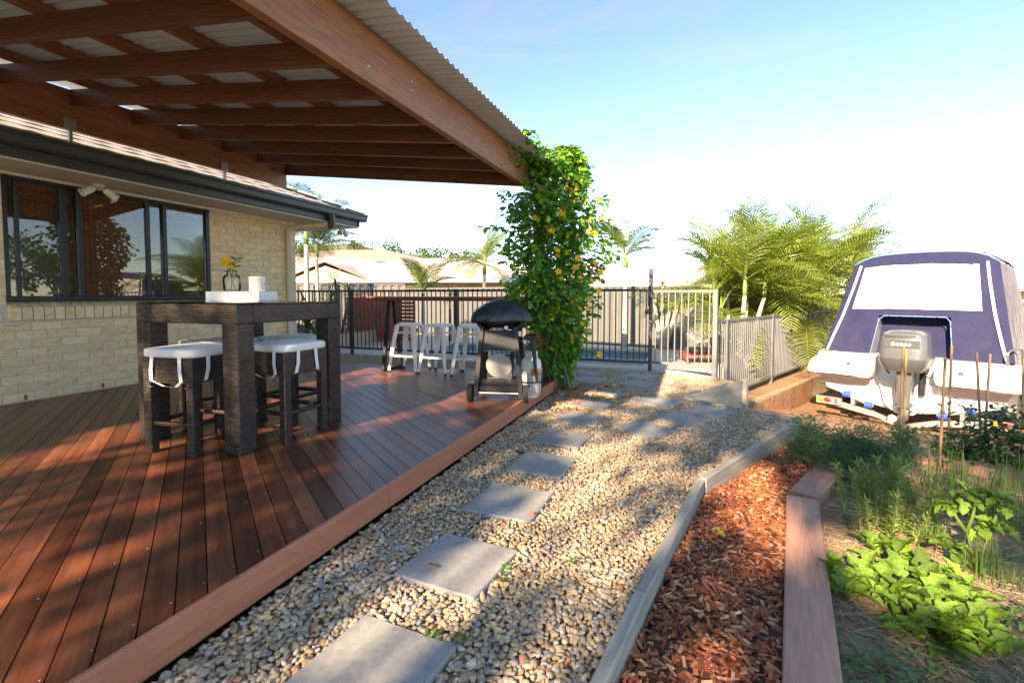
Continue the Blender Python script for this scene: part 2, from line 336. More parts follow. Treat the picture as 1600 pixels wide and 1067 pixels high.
def thinglass(name, tint=(1, 1, 1), ior=1.5, rough=0.0, base=.0):
    m, t, b = nodes(name); L = t.links.new; out = t.nodes['Material Output']; t.nodes.remove(b)
    tr = N(t, 'ShaderNodeBsdfTransparent'); tr.inputs[0].default_value = (*tint, 1)
    gl = N(t, 'ShaderNodeBsdfGlossy', i_Roughness=rough); fr = N(t, 'ShaderNodeFresnel', i_IOR=ior)
    ad = N(t, 'ShaderNodeMath', operation='ADD', i_1=base, use_clamp=True); L(fr.outputs[0], ad.inputs[0])
    ms = N(t, 'ShaderNodeMixShader'); L(ad.outputs[0], ms.inputs[0]); L(tr.outputs[0], ms.inputs[1]); L(gl.outputs[0], ms.inputs[2]); L(ms.outputs[0], out.inputs[0])
    return m
MT['glass'] = thinglass('window_glass', (.92, .93, .93), 1.5, 0, .025)
MT['vaseglass'] = thinglass('clear_vase_glass', (.99, .995, .995), 1.25, 0, .02)
MT['tableglass'] = thinglass('smoked_table_glass', (.35, .33, .32), 1.6, 0, .04)
def blindmat():
    m, t, b = nodes('woven_bamboo_blind'); L = t.links.new
    tc = N(t, 'ShaderNodeTexCoord'); sp = N(t, 'ShaderNodeSeparateXYZ'); L(tc.outputs['Object'], sp.inputs[0])
    cb = N(t, 'ShaderNodeCombineXYZ'); L(sp.outputs[1], cb.inputs[0]); L(sp.outputs[2], cb.inputs[1])
    br = N(t, 'ShaderNodeTexBrick', offset=0, i_Scale=1); br.inputs['Brick Width'].default_value = .05; br.inputs['Row Height'].default_value = .014; br.inputs['Mortar Size'].default_value = .0022
    br.inputs['Color1'].default_value = (.50, .19, .09, 1); br.inputs['Color2'].default_value = (.33, .11, .05, 1); br.inputs['Mortar'].default_value = (.10, .035, .02, 1)
    L(cb.outputs[0], br.inputs['Vector']); L(br.outputs[0], b.inputs['Base Color']); b.inputs['Roughness'].default_value = .7
    return m
MT['blind'] = blindmat()
def clearvinyl():
    m, t, b = nodes('clear_vinyl_window'); L = t.links.new
    tc = N(t, 'ShaderNodeTexCoord'); nz = N(t, 'ShaderNodeTexNoise', i_Scale=2.2, i_Detail=3, i_Distortion=1.2); L(tc.outputs['Object'], nz.inputs['Vector'])
    L(ramp(t, nz.outputs[0], [(.32, (.30, .30, .27)), (.45, (.55, .55, .52)), (.6, (.74, .74, .72))]), b.inputs['Base Color'])
    b.inputs['Roughness'].default_value = .22; b.inputs['Specular IOR Level'].default_value = .8
    bp = N(t, 'ShaderNodeBump', i_Strength=.35, i_Distance=.05); L(nz.outputs[0], bp.inputs['Height']); L(bp.outputs[0], b.inputs['Normal'])
    return m
MT['vinyl'] = clearvinyl()
def watermat():
    m, t, b = nodes('pool_water'); L = t.links.new
    tc = N(t, 'ShaderNodeTexCoord'); nz = N(t, 'ShaderNodeTexNoise', i_Scale=3, i_Detail=2); L(tc.outputs['Object'], nz.inputs['Vector'])
    L(ramp(t, nz.outputs[0], [(.3, (.05, .32, .52)), (.7, (.12, .46, .64))]), b.inputs['Base Color'])
    b.inputs['Roughness'].default_value = .06; bp = N(t, 'ShaderNodeBump', i_Strength=.25, i_Distance=.03); L(nz.outputs[0], bp.inputs['Height']); L(bp.outputs[0], b.inputs['Normal'])
    return m
MT['water'] = watermat()
def clippoly(poly, a, b, c):
    # keep a*x+b*y<=c
    out = []
    for i in range(len(poly)):
        p, q = poly[i], poly[(i+1) % len(poly)]; dp, dq = a*p[0]+b*p[1]-c, a*q[0]+b*q[1]-c
        if dp <= 0: out.append(p)
        if (dp < 0) != (dq < 0):
            t = dp/(dp-dq); out.append((p[0]+(q[0]-p[0])*t, p[1]+(q[1]-p[1])*t))
    return out
# ================================================================ SETTING
def hz(x, y):
    """height of the bare dirt: level under the garden, falling towards the boat"""
    al = (x-1)*.46+(y-5)*.89
    right = (x-.95)*.89-(y-5.1)*.46+1.2      # signed distance from the retaining line
    z = -.29-.15*max(0., min(al, 4.6))
    return z
def gz(x, y):
    z = hz(x, y)
    d = math.hypot(x, y)
    if x < -.2 and y < 30: z = min(z, -.34)
    if d > 40: z = -1.05-min(1, (d-40)/60)*.4
    return z+noise.noise(Vector((x*.7, y*.7, 0)))*.018
xs = [-420, -250, -140, -80, -45, -28]+list(np.arange(-18, 18.1, .5))+[24, 34, 55, 90, 160, 280, 420]
ys = [-300, -120, -60, -30, -15]+list(np.arange(-8, 30.1, .5))+[36, 45, 60, 90, 140, 220, 360, 600]
b = MB(); b.v = [(x, y, gz(x, y)) for y in ys for x in xs]; nx = len(xs)
b.f = [(j*nx+i, j*nx+i+1, (j+1)*nx+i+1, (j+1)*nx+i) for j in range(len(ys)-1) for i in range(nx-1)]
go = b.build('ground', MT['dirt'], smooth=True); tag(go, kind='structure'); go.data.materials.append(MT['grass'])
for p in go.data.polygons:
    c = p.center; d = math.hypot(c.x-3, c.y-8)+1.5*noise.noise(Vector((c.x*.4, c.y*.4, 9)))
    if d > 9.5 or c.y < -2: p.material_index = 1

# ---- pebble bed, mulch bed, soil
GR = [(-1.53, -1.2), (-1.53, 5.96), (-6.9, 5.96), (-6.9, 7.62), (-.58, 7.56), (.30, 7.33), (.62, 7.03), (-.07, 5.68), (.92, 5.07), (.05, 3.17), (-.2, 1.85), (-.40, .7), (-.62, -.6), (-.8, -1.2)]
tag(MB().prism(GR, -.30, -.145).build('gravel_bed', MT['gravelbase']), kind='structure')
MU = [(-.5, -.3), (.075, 3.16), (.97, 5.06), (1.32, 4.88), (1.22, 4.74), (.56, 3.30), (.2, 1.2), (-.05, -.3)]
def mulz(x, y): return -.195-.03*max(0, y-2.6)-.01*math.sin(x*9+y*5)
b = MB(); n = 40
for j in range(n+1):
    y = -.3+(5.3*j/n)
    xl = np.interp(y, [-.3, 3.16, 5.06], [-.45, .085, .98]); xr = np.interp(y, [-.3, .76, 3.26, 4.72, 5.1], [.0, .19, .62, 1.28, 1.42])
    b.v += [(xl+(xr-xl)*i/6, y, mulz(xl+(xr-xl)*i/6, y)) for i in range(7)]
b.f = [(j*7+i, j*7+i+1, (j+1)*7+i+1, (j+1)*7+i) for j in range(n) for i in range(6)]
tag(b.build('mulch_bed', MT['mulchbase'], smooth=True), kind='structure')
BED = [(.2, .4), (.64, 3.26), (1.32, 4.70), (1.78, 4.36), (3.3, 3.35), (3.6, .4)]
b = MB(); n = 36
for j in range(n+1):
    y = .3+4.4*j/n; xl = np.interp(y, [.3, 3.26, 4.7], [.17, .64, 1.32]); xr = np.interp(y, [.3, 3.2, 4.4, 4.7], [3.6, 3.4, 1.78, 1.33])
    b.v += [(xl+(xr-xl)*i/30, y, -.235+.02*noise.noise(Vector(((xl+(xr-xl)*i/30)*4, y*4, 3)))) for i in range(31)]
b.f = [(j*31+i, j*31+i+1, (j+1)*31+i+1, (j+1)*31+i) for j in range(n) for i in range(30)]
tag(b.build('garden_soil', MT['soil'], smooth=True), kind='structure')

# ---- pool surround
for nm, x0, x1, y0, y1, z in (('pool_paving', -9.2, .35, 7.72, 8.35, -.118), ('pool_paving', -9.2, -5.2, 8.35, 10.0, -.118), ('pool_paving', -.75, .6, 8.35, 10.0, -.118), ('pool_paving', -9.2, 1.2, 10.0, 13.2, -.118)):
    x1b = x1
    tag(MB().prism([(x0, y0), (x1, y0), (x1b, y1), (x0, y1)], -.35, z).build(nm, MT['paving']), kind='structure')
tag(MB().prism([(-5.2, 8.35), (-.75, 8.35), (-.75, 10.0), (-5.2, 10.0)], -.33, -.215).build('pool_water', MT['water']), kind='structure')
t = thing('pool_coping', 'pale square-edged coping around the blue swimming pool', 'coping', (-3, 9.2, -.118))
for k in range(9):
    for y in (8.30, 10.03): MB().bbox((-5.2+.25+k*.497, y, -.095), (.487, .30, .05), .008).build('coping_stone', MT['conc'], t, world=True)
# ---- soil strip in front of the side fence
FD = Vector((.415, .91, 0)).normalized(); FN = Vector((FD.y, -FD.x, 0))
F0 = Vector((.33, 7.40, 0))
q = [F0+FD*.35+FN*-.6, F0+FD*.35+FN*.36, F0+FD*8+FN*.42, F0+FD*8+FN*-.6]
tag(MB().prism([(p.x, p.y) for p in q], -1.05, -.56).build('fence_terrace', MT['dirt']), kind='structure')

# ================================================================ DECK
deck = thing('deck', 'reddish-brown timber deck of diagonal boards beside the brick house', 'deck', (-3.8, 3, 0))
DX0, DX1, DY0, DY1 = -6.095, -1.556, -1.2, 5.95
ang = R(90+53.68); u = Vector((math.cos(ang), math.sin(ang))); nn = Vector((-u.y, u.x)); W0 = .0947; GAP = .0045
rect = [(DX0, DY0), (DX1, DY0), (DX1, DY1), (DX0, DY1)]
cs = [nn.dot(Vector(p)) for p in rect]; k0, k1 = math.floor(min(cs)/W0), math.ceil(max(cs)/W0)
off = nn.dot(Vector((-1.56, 1.739))) % W0
for k in range(k0-1, k1+1):
    a, c = k*W0+off+GAP/2, (k+1)*W0+off-GAP/2
    p = clippoly(clippoly(rect, nn.x, nn.y, c), -nn.x, -nn.y, -a)
    if len(p) < 3: continue
    ss = [u.dot(Vector(q)) for q in p]; s0, s1 = min(ss), max(ss); cuts = [s0-1]; s = s0+random.uniform(.8, 4.2)
    while s < s1-.5: cuts.append(s); s += random.uniform(2.0, 4.6)
    cuts.append(s1+1)
    for i in range(len(cuts)-1):
        pp = clippoly(clippoly(p, u.x, u.y, cuts[i+1]-.0012), -u.x, -u.y, -cuts[i]-.0012)
        if len(pp) < 3: continue
        cx, cy = sum(q[0] for q in pp)/len(pp), sum(q[1] for q in pp)/len(pp)
        loc = [((q[0]-cx)*u.x+(q[1]-cy)*u.y, (q[0]-cx)*nn.x+(q[1]-cy)*nn.y) for q in pp]
        dz = random.uniform(-.0008, .0008)
        o = inst('board', MB().prism(loc, -.019, 0).mesh('board', MT['deck']), deck, (cx, cy, dz), (0, 0, ang), world=True)
for y0, y1 in ((-1.2, 2.178), (2.182, 4.63), (4.634, 5.972)):
    MB().bbox((-1.5425, (y0+y1)/2, -.051), (.025, y1-y0, .130), .003).build('fascia_board', MT['fascia'], deck, world=True)
MB().bbox((-3.8, 5.963, -.065), (4.5, .022, .11), .003).build('fascia_board', MT['fascia'], deck, world=True)
b = MB()
for y in np.arange(-1, 5.9, .45): b.box((-3.83, y, -.075), (4.5, .045, .11))
b.box((-1.60, 2.4, -.09), (.05, 7.1, .12)); b.build('joists', MT['timber2'], deck, world=True)
# screw heads near the fascia
sm = MB().lathe([(.0032, 0), (.0026, .0012)], n=8).mesh('screw', MT['galv'])
for y in np.arange(.55, 4.0, .1175):
    for dx in (.09, .54):
        inst('screw', sm, deck, (-1.556-dx+random.uniform(-.004, .004), y+dx*.72, .0003), world=True)

# ================================================================ HOUSE
house = thing('brick_house', 'cream brick house with slate-grey gutter and bamboo-blind window beside the deck', 'house', (-9, 1.5, 0))
MB().prism([(-6.108, -7), (-6.108, 2.6), (-6.25, 2.6), (-6.25, -7)], -.3, 2.2).build('wall', MT['mortar'], house, world=True)
MB().prism([(-6.108, 2.6), (-6.108, 4.685), (-6.25, 4.685), (-6.25, 2.6)], -.3, .93).build('wall', MT['mortar'], house, world=True)
MB().prism([(-6.108, 4.685), (-6.108, 6.172), (-6.25, 6.172), (-6.25, 4.685)], -.3, 2.2).build('wall', MT['mortar'], house, world=True)
MB().prism([(-6.25, 5.95), (-6.25, 6.172), (-14, 6.172), (-14, 5.95)], -.3, 2.2).build('wall', MT['mortar'], house, world=True)
MB().prism([(-14, -7), (-13.8, -7), (-13.8, 6.1), (-14, 6.1)], -.3, 2.2).build('wall', MT['mortar'], house, world=True)
BM = {}
def brick(y0, y1, z, par=house, h=.076):
    L = round(y1-y0, 3); key = (L, h)
    if key not in BM: BM[key] = MB().bbox((0, 0, 0), (.09, L, h), .004).mesh('brick', MT['brick'])
    return inst('brick', BM[key], par, (-6.100-.045+random.uniform(-.0012, .0012), (y0+y1)/2, z+h/2), (0, 0, random.uniform(-.004, .004)), world=True)
far = MB(); nb = 0
for k in range(26):
    z = .006+k*.086; h = min(.076, 2.196-z)
    if h < .03: continue
    iv = [(-7, 6.18)]
    if z+h > .985 and z < 2.19: iv = [(-7, 2.595), (4.69, 6.18)]
    elif z+h > .80 and z < .985: iv = [(-7, 2.56), (4.72, 6.18)]
    for a, c in iv:
        s = -7.06+(.12 if k % 2 else 0)
        while s < c:
            y0, y1 = max(a, s), min(c, s+.23); s += .24
            if y1-y0 < .03: continue
            if y1 < 2.30: far.bbox((-6.145, (y0+y1)/2, z+h/2), (.09, y1-y0, h), .004)
            else: brick(y0, y1, z, h=round(h, 3)); nb += 1
tag(far.build('brickwork', MT['brick'], house, world=True), kind='stuff')
sm = MB().add([(-.02, -.038, .02), (.10, -.038, -.035), (.10, -.038, -.155), (-.02, -.038, -.155), (-.02, .038, .02), (.10, .038, -.035), (.10, .038, -.155), (-.02, .038, -.155)],
              [(0, 1, 2, 3), (7, 6, 5, 4), (0, 4, 5, 1), (1, 5, 6, 2), (2, 6, 7, 3), (3, 7, 4, 0)]).mesh('sill_brick', MT['brick'])
for k in range(25):
    y = 2.605+.038+k*.086
    if y < 4.70: inst('sill_brick', sm, house, (-6.158, y, .955), world=True)
# end wall bricks are behind the corner; a rusty hook at the foot of the wall
# ---- window
win = MB()
WX = -6.135
for y, w in ((2.62, .04), (2.709, .028), (3.075, .055), (3.215, .045), (3.90, .05), (4.10, .045), (4.663, .045)): win.bbox((WX, y, 1.59), (.06 if w > .04 else .045, w, 1.19), .004)
win.bbox((WX+.008, 3.643, 1.012), (.082, 2.09, .045), .004); win.bbox((WX+.004, 3.643, 2.172), (.072, 2.09, .045), .004)
wo = win.build('window', MT['darkal'], house, world=True)
for y0, y1, dx in ((2.64, 2.695, 0), (2.723, 3.047, 0), (3.103, 3.192, .012), (3.238, 3.875, .012), (3.925, 4.077, -.006), (4.123, 4.64, -.006)):
    MB().box((WX+dx, (y0+y1)/2, 1.592), (.005, y1-y0, 1.118)).build('pane', MT['glass'], wo)
for y0, y1, z0 in ((2.63, 2.70, 1.84), (2.72, 3.05, 1.84), (3.10, 3.20, 1.03), (3.23, 3.885, 1.03), (4.11, 4.65, 2.03)):
    bl = MB().box((-6.215, (y0+y1)/2, (z0+2.16)/2), (.006, y1-y0, 2.16-z0)); bl.box((-6.212, (y0+y1)/2, z0+.006), (.014, y1-y0, .02))
    bl.build('bamboo_blind', MT['blind'], wo)
MB().box((-7.9, 3.2, 1.1), (.05, 5.5, 2.2)).box((-6.9, .4, 1.1), (1.3, .05, 2.2)).box((-6.9, 5.9, 1.1), (1.3, .05, 2.2)).box((-7.0, 3.2, 2.19), (1.6, 5.5, .03)).box((-7.0, 3.2, -.02), (1.6, 5.5, .03)).build('room', MT['soffit'], house, world=True)
# ---- eaves
MB().box((-5.80, .05, 2.222), (.56, 14.0, .02)).box((-9.9, 6.615, 2.222), (7.6, .85, .02)).build('soffit', MT['soffit'], house, world=True)
MB().box((-6.088, -.4, 2.200), (.024, 13.1, .03)).build('cornice', MT['whitep'], house, world=True)
def extr(prof, y0, y1):
    b = MB(); n = len(prof); b.v = [(p[0], y0, p[1]) for p in prof]+[(p[0], y1, p[1]) for p in prof]
    b.f = [(i, (i+1) % n, (i+1) % n+n, i+n) for i in range(n)]+[tuple(range(n)), tuple(range(2*n-1, n-1, -1))]; return b
extr([(-5.545, 2.235), (-5.52, 2.235), (-5.515, 2.25), (-5.515, 2.43), (-5.545, 2.43)], -7, 7.02).build('fascia', MT['gutter'], house, world=True)
extr([(-5.513, 2.325), (-5.425, 2.325), (-5.405, 2.345), (-5.398, 2.405), (-5.385, 2.425), (-5.385, 2.447), (-5.400, 2.447), (-5.412, 2.418), (-5.418, 2.355), (-5.43, 2.335), (-5.513, 2.335)], -7, 7.14).build('gutter', MT['gutter'], house, world=True)
b = MB(); b.box((-9.5, 7.035, 2.332), (8, .03, .195)); b.build('fascia', MT['gutter'], house, world=True)
MB().box((-9.5, 7.10, 2.385), (8.15, .10, .11)).build('gutter', MT['gutter'], house, world=True)
# downpipe with elbow
dp = MB(); dp.tube([(-6.05, 6.0, -.1), (-6.05, 6.0, 2.05), (-6.03, 6.02, 2.10), (-5.96, 6.06, 2.13), (-5.56, 6.25, 2.165), (-5.50, 6.28, 2.17)], .047, 14)
dp.build('downpipe', MT['cream'], house, smooth=40, world=True)
MB().tube([(-5.50, 6.28, 2.15), (-5.47, 6.29, 2.16), (-5.455, 6.295, 2.20), (-5.455, 6.295, 2.33)], .052, 14).build('gutter_outlet', MT['gutter'], house, smooth=40, world=True)
# hip roof base + tiles
ridge = -9.9; pz = lambda x: 2.43+(-5.46-x)*.40
b = MB(); zr = pz(ridge)
b.add([(-5.46, -7.0, 2.405), (-5.46, 7.08, 2.405), (ridge, 2.64, zr-.03), (ridge, -2.6, zr-.03), (-14.3, 7.08, 2.405), (-14.3, -7.0, 2.405)],
      [(0, 1, 2, 3), (1, 4, 2), (4, 5, 3, 2), (5, 0, 3)])
b.build('roof', MT['tile'], house, world=True)
tl = MB(); rings = []
for i in range(13):
    yy = .30*i/12-.15; hh = .005*max(0, math.sin((i/12)*2*math.pi*1+.3))**.8+.004 if True else 0
    tl.v += [(0, yy, hh+.006), (-.36, yy, hh-.004), (0, yy, hh-.008)]
tl.f = [(i*3, (i+1)*3, (i+1)*3+1, i*3+1) for i in range(12)]+[(i*3+2, (i+1)*3+2, (i+1)*3, i*3) for i in range(12)]
tm = tl.mesh('roof_tile', MT['tile'], smooth=50)
pitch = math.atan(.40)
for c in range(9):
    xe = -5.42-c*.32*math.cos(pitch); ze = pz(xe)+.004
    ymax = 7.12-(-5.42-xe)
    y = 2.0+(.15 if c % 2 else 0)
    while y < ymax+.05:
        if y > ymax-.12: break
        inst('roof_tile', tm, house, (xe, y, ze), (0, pitch, 0), world=True); y += .30
hc = MB().add([(-.16, -.11, 0), (-.16, 0, .06), (-.16, .11, 0), (.16, -.11, .012), (.16, 0, .072), (.16, .11, .012)], [(0, 1, 4, 3), (1, 2, 5, 4), (0, 2, 1), (3, 4, 5)]).mesh('hip_tile', MT['tile'])
for k in range(16):
    s = .12+k*.27; o = inst('hip_tile', hc, house, (-5.44-s, 7.12-s, pz(-5.44-s)+.015), (0, math.atan(.40/1.414), R(45)), world=True)
# ---- twin spotlights under the eaves
def spot(loc, rz, label):
    t = thing('twin_spotlight', label, 'light', loc, rz, 'twin spotlights under the eaves')
    MB().lathe([(.055, 0), (.055, -.012), (.035, -.03), (.012, -.034)], n=20).build('base', MT['white_enamel'], t, smooth=40)
    for s in (-1, 1):
        MB().tube([(0, s*.02, -.02), (.0, s*.05, -.045), (0.01, s*.065, -.055)], .012, 8).build('arm', MT['white_enamel'], t, smooth=True)
        m = Matrix.Rotation(R(58*s), 4, 'X')
        h = MB(); h.lathe([(.02, .02), (.034, 0), (.038, -.03), (.040, -.10), (.044, -.105), (.044, -.115), (.036, -.115), (.034, -.09)], n=18, cap=False)
        h.v = [tuple(Matrix.Translation((.012, s*.062, -.052)) @ m @ Vector(p)) for p in h.v]
        h.build('lamp_head', MT['white_enamel'], t, smooth=40)
        l = MB().lathe([(.001, -.092), (.033, -.09)], n=18); l.v = [tuple(Matrix.Translation((.012, s*.062, -.052)) @ m @ Vector(p)) for p in l.v]
        l.build('lens', MT['alu'], t)
spot((-5.93, 3.30, 2.212), R(0), 'white twin spotlight under the eave above the bamboo-blind window')
spot((-5.72, 6.86, 2.212), R(20), 'white twin spotlight under the eave past the cream downpipe')

# ================================================================ PATIO ROOF
pr = thing('patio_roof', 'raised patio roof of stained timber rafters and corrugated steel over the deck', 'patio roof', (-1.70, 5.75, 0))
SL = .122; zs = lambda x: 2.605-SL*(x+1.55)          # underside of the sheets
PY0, PY1 = .25, 5.66
MB().bbox((-1.845, (PY0+5.62)/2, 2.455), (.063, 5.62-PY0, .30), .004).build('outer_beam', MT['beam'], pr, world=True)
MB().bbox((-1.845, (PY0+5.62)/2, 2.618), (.045, 5.62-PY0, .022), .002).build('packer', MT['beam'], pr, world=True)
MB().bbox((-5.70, (PY0+5.60)/2, 2.835), (.065, 5.60-PY0, .385), .004).build('house_beam', MT['beam'], pr, world=True)
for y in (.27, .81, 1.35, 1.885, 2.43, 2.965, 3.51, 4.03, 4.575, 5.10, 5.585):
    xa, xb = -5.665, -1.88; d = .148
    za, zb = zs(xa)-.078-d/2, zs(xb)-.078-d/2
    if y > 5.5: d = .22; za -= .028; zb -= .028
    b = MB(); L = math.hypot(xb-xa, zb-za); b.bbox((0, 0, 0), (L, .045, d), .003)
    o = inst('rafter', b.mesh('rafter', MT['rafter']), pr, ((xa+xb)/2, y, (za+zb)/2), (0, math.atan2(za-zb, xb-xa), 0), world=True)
for x in (-1.95, -2.42, -3.16, -3.90, -4.63, -5.36):
    b = MB().bbox((0, 0, 0), (.07, PY1-PY0-.04, .07), .003)
    inst('batten', b.mesh('batten', MT['beam']), pr, (x, (PY0+PY1)/2, zs(x)-.037), (0, math.atan(SL), 0), world=True)
X0, X1 = -5.98, -1.55; ws = .762; ns = 8
y0 = PY1-ws*7.1
for s in range(8):
    b = MB(); k = 80 if s else 8
    ya = PY1-ws*(s+1); 
    if ya < PY0-.05: ya = PY0
    yb = PY1-ws*s
    if yb-ya < .1: continue
    k = int((yb-ya)/.076*8)
    for i in range(k+1):
        y = ya+(yb-ya)*i/k+(.004 if i == k else 0); w = .0085*(1+math.cos(2*math.pi*(y-PY1)/.076))
        b.v += [(X0, y, zs(X0)+w), (X1, y, zs(X1)+w)]
    b.f = [(i*2, i*2+1, i*2+3, i*2+2) for i in range(k)]
    b.build('roof_sheet', MT['tin'], pr, smooth=True, world=True)
MB().bbox((-1.755, 5.70, 1.42), (.10, .10, 2.50), .004).build('post', MT['beam'], pr, world=True)
MB().bbox((-1.70, 5.90, .045), (.12, .11, .09), .004).bbox((-1.755, 5.70, .09), (.11, .112, .16), .003).build('post_shoe', MT['galv'], pr, world=True)
for y in (1.3, 2.93, 4.57):
    b = MB(); b.bbox((-5.655, y, 2.69), (.006, .10, .11), .002); b.bbox((-5.66, y, 2.56), (.03, .03, .16), .002)
    for dy in (-.03, .03):
        for dz in (-.03, .03): b.lathe([(.008, 0), (.006, .005)], (-5.652, y+dy, 2.69+dz), 8, 'x')
    b.build('roof_bracket', MT['galv'], pr, world=True)
for y, z in ((1.62, 2.50), (1.62, 2.42), (2.43, 2.40), (2.9, 2.5), (2.9, 2.44), (4.2, 2.45)):
    MB().lathe([(.009, 0), (.007, .004)], (-1.813, y, z), 10, 'x').build('bolt', MT['galv'], pr, world=True)

# ================================================================ TIMBER EDGES AND WALLS
def timber_run(t, pts, zt, h, w=.05, n=1, mat='timber', seg=2.4, side=1):
    for (a, c) in zip(pts[:-1], pts[1:]):
        A, B = Vector((*a, 0)), Vector((*c, 0)); d = (B-A); L = d.length; d.normalize(); k = max(1, round(L/seg))
        for lay in range(n):
            for i in range(k):
                p, q = A+d*(L*i/k+.002), A+d*(L*(i+1)/k-.002)
                m = (p+q)/2; rz = math.atan2(-d.x, d.y)
                b = MB().bbox((0, 0, 0), (w, (q-p).length, h-.004), .006)
                inst('sleeper', b.mesh('sleeper', MT[mat]), t, (m.x, m.y, zt-h/2-lay*h+random.uniform(-.003, .003)), (0, 0, rz), world=True)
t = thing('timber_edging', 'weathered grey timber edging between the pebbles and the red mulch', 'edging', (0, 3, -.3))
timber_run(t, [(-.71, -1.0), (-.40, .35), (-.165, 1.88), (.072, 3.175)], -.098, .2, .047, seg=3)
timber_run(t, [(.085, 3.19), (.955, 5.075)], -.098, .22, .047, seg=1.1)
t = thing('timber_edging', 'weathered timber edging running behind the pebbles above the dirt yard', 'edging', (.4, 5.4, -.3))
timber_run(t, [(.93, 5.105), (-.06, 5.70)], -.104, .2, .045, 2)
t = thing('retaining_wall', 'short grey timber retaining wall beside the pebbles near the pool gate', 'retaining wall', (.3, 6.4, -.5))
timber_run(t, [(-.045, 5.70), (.655, 7.05)], -.092, .19, .05, 3, seg=2.4)
MB().bbox((.675, 7.03, -.30), (.09, .07, .45), .004, Matrix.Rotation(R(-27.5), 3, 'Z')).build('post', MT['timber'], t, world=True)
t = thing('retaining_wall', 'brown timber retaining wall under the side fence facing the boat', 'retaining wall', (1.5, 9.5, -.9))
timber_run(t, [(.70, 7.62), (3.9, 14.1)], -.545, .19, .075, 3, 'timber2')
t = thing('garden_bed_frame', 'pinkish hardwood sleeper frame around the vegetable garden', 'garden frame', (.6, 3, -.3))
timber_run(t, [(.215, .75), (.642, 3.25)], -.158, .17, .165, 1, 'sleeper', 3)
timber_run(t, [(.665, 3.33), (1.30, 4.72)], -.162, .17, .165, 1, 'sleeper', 3)
timber_run(t, [(1.36, 4.78), (1.80, 4.45), (3.3, 3.45)], -.160, .17, .14, 1, 'sleeper', 3)

# ================================================================ FENCES
def pickets(t, a, c, zb, zt, sp=.085, mat='fencegrey', pw=.016, rail=(.038, .03), post_at=(), post=.05, pz0=-.12, ptop=.03, posth=None):
    A, B = Vector((*a, 0)), Vector((*c, 0)); d = B-A; L = d.length; d.normalize(); rz = math.atan2(d.y, d.x); m = (A+B)/2
    for z in (zb, zt):
        inst('rail', MB().bbox((0, 0, 0), (L, rail[1], rail[0]), .003).mesh('rail', MT[mat]), t, (m.x, m.y, z), (0, 0, rz), world=True)
    me = MB().box((0, 0, 0), (pw, pw, zt-zb)).mesh('picket', MT[mat]); n = int(L/sp)
    for i in range(n):
        p = A+d*(L*(i+.5)/n); inst('picket', me, t, (p.x, p.y, (zb+zt)/2), (0, 0, rz), world=True)
    for s in post_at:
        p = A+d*s; inst('post', MB().bbox((0, 0, 0), (post, post, zt+ptop-pz0), .004).mesh('post', MT[mat]), t, (p.x, p.y, (zt+ptop+pz0)/2), (0, 0, rz), world=True)
t = thing('pool_fence', 'long charcoal steel pool fence behind the deck and flowering vine', 'fence', (-4, 7.66, -.12))
pickets(t, (-8.9, 7.73), (-.60, 7.62), .005, 1.115, .092, post_at=(.3, 2.68, 4.98, 6.6))
t = thing('pool_gate', 'grey steel pool gate with tall dark latch post and black latch', 'gate', (-.15, 7.5, -.12))
pickets(t, (-.55, 7.605), (.295, 7.385), .015, 1.095, .096, 'graypaint')
g = Vector((.845, -.22, 0)).normalized()
inst('post', MB().bbox((0, 0, 0), (.062, .062, 1.24), .005).mesh('post', MT['graypaint']), t, (.325, 7.375, .50), (0, 0, math.atan2(g.y, g.x)), world=True)
inst('latch_post', MB().bbox((0, 0, 0), (.055, .055, 1.56), .005).mesh('post', MT['fencegrey']), t, (-.58, 7.615, .66), world=True)
MB().bbox((-.625, 7.575, .79), (.07, .06, .075), .006).bbox((-.60, 7.57, 1.02), (.03, .035, .30), .006).build('latch', MT['black'], t, world=True)
t = thing('side_fence', 'pale grey steel picket fence running past the golden palms towards the boat', 'fence', (1.5, 10, -.56))
E1 = F0+FD*9.2
pickets(t, (F0.x+.05*FD.x, F0.y+.1*FD.y), (E1.x, E1.y), -.44, .66, .085, 'graypaint', .018, post_at=(.35, 2.45, 4.85, 7.25, 9.15), pz0=-.6)
def colorbond(label, a, c, zb, zt, mat='colorbond', name='steel_fence', base=None):
    A, B = Vector((*a, 0)), Vector((*c, 0)); d = B-A; L = d.length; d.normalize(); nrm = Vector((d.y, -d.x, 0)); rz = math.atan2(d.y, d.x)
    t = thing(name, label, 'fence', (A.x, A.y, zb)); k = max(1, round(L/2.36)); pl = L/k
    b = MB(); nr = 12
    for i in range(nr*4+1):
        x = -pl/2+pl*i/(nr*4); ph = i % 4; w = .016 if ph in (1, 2) else -.016
        b.v += [(x, w, 0), (x, w, zt-zb)]
    b.f = [(i*2, i*2+2, i*2+3, i*2+1) for i in range(nr*4)]
    me = b.mesh('panel', MT[mat]); rm = MB().bbox((0, 0, 0), (pl-.05, .05, .045), .004).mesh('rail', MT[mat]); pm = MB().box((0, 0, 0), (.055, .058, zt-zb+.04)).mesh('post', MT[mat])
    for i in range(k):
        p = A+d*pl*(i+.5); inst('panel', me, t, (p.x, p.y, zb), (0, 0, rz), world=True)
        inst('rail', rm, t, (p.x, p.y, zt), (0, 0, rz), world=True); inst('rail', rm, t, (p.x, p.y, zb+.05), (0, 0, rz), world=True)
        q = A+d*pl*i; inst('post', pm, t, (q.x, q.y, (zb+zt)/2), (0, 0, rz), world=True)
    return t
colorbond('grey ribbed steel boundary fence behind the pool', (-8.2, 12.75), (.2, 10.65), -.13, 1.22)
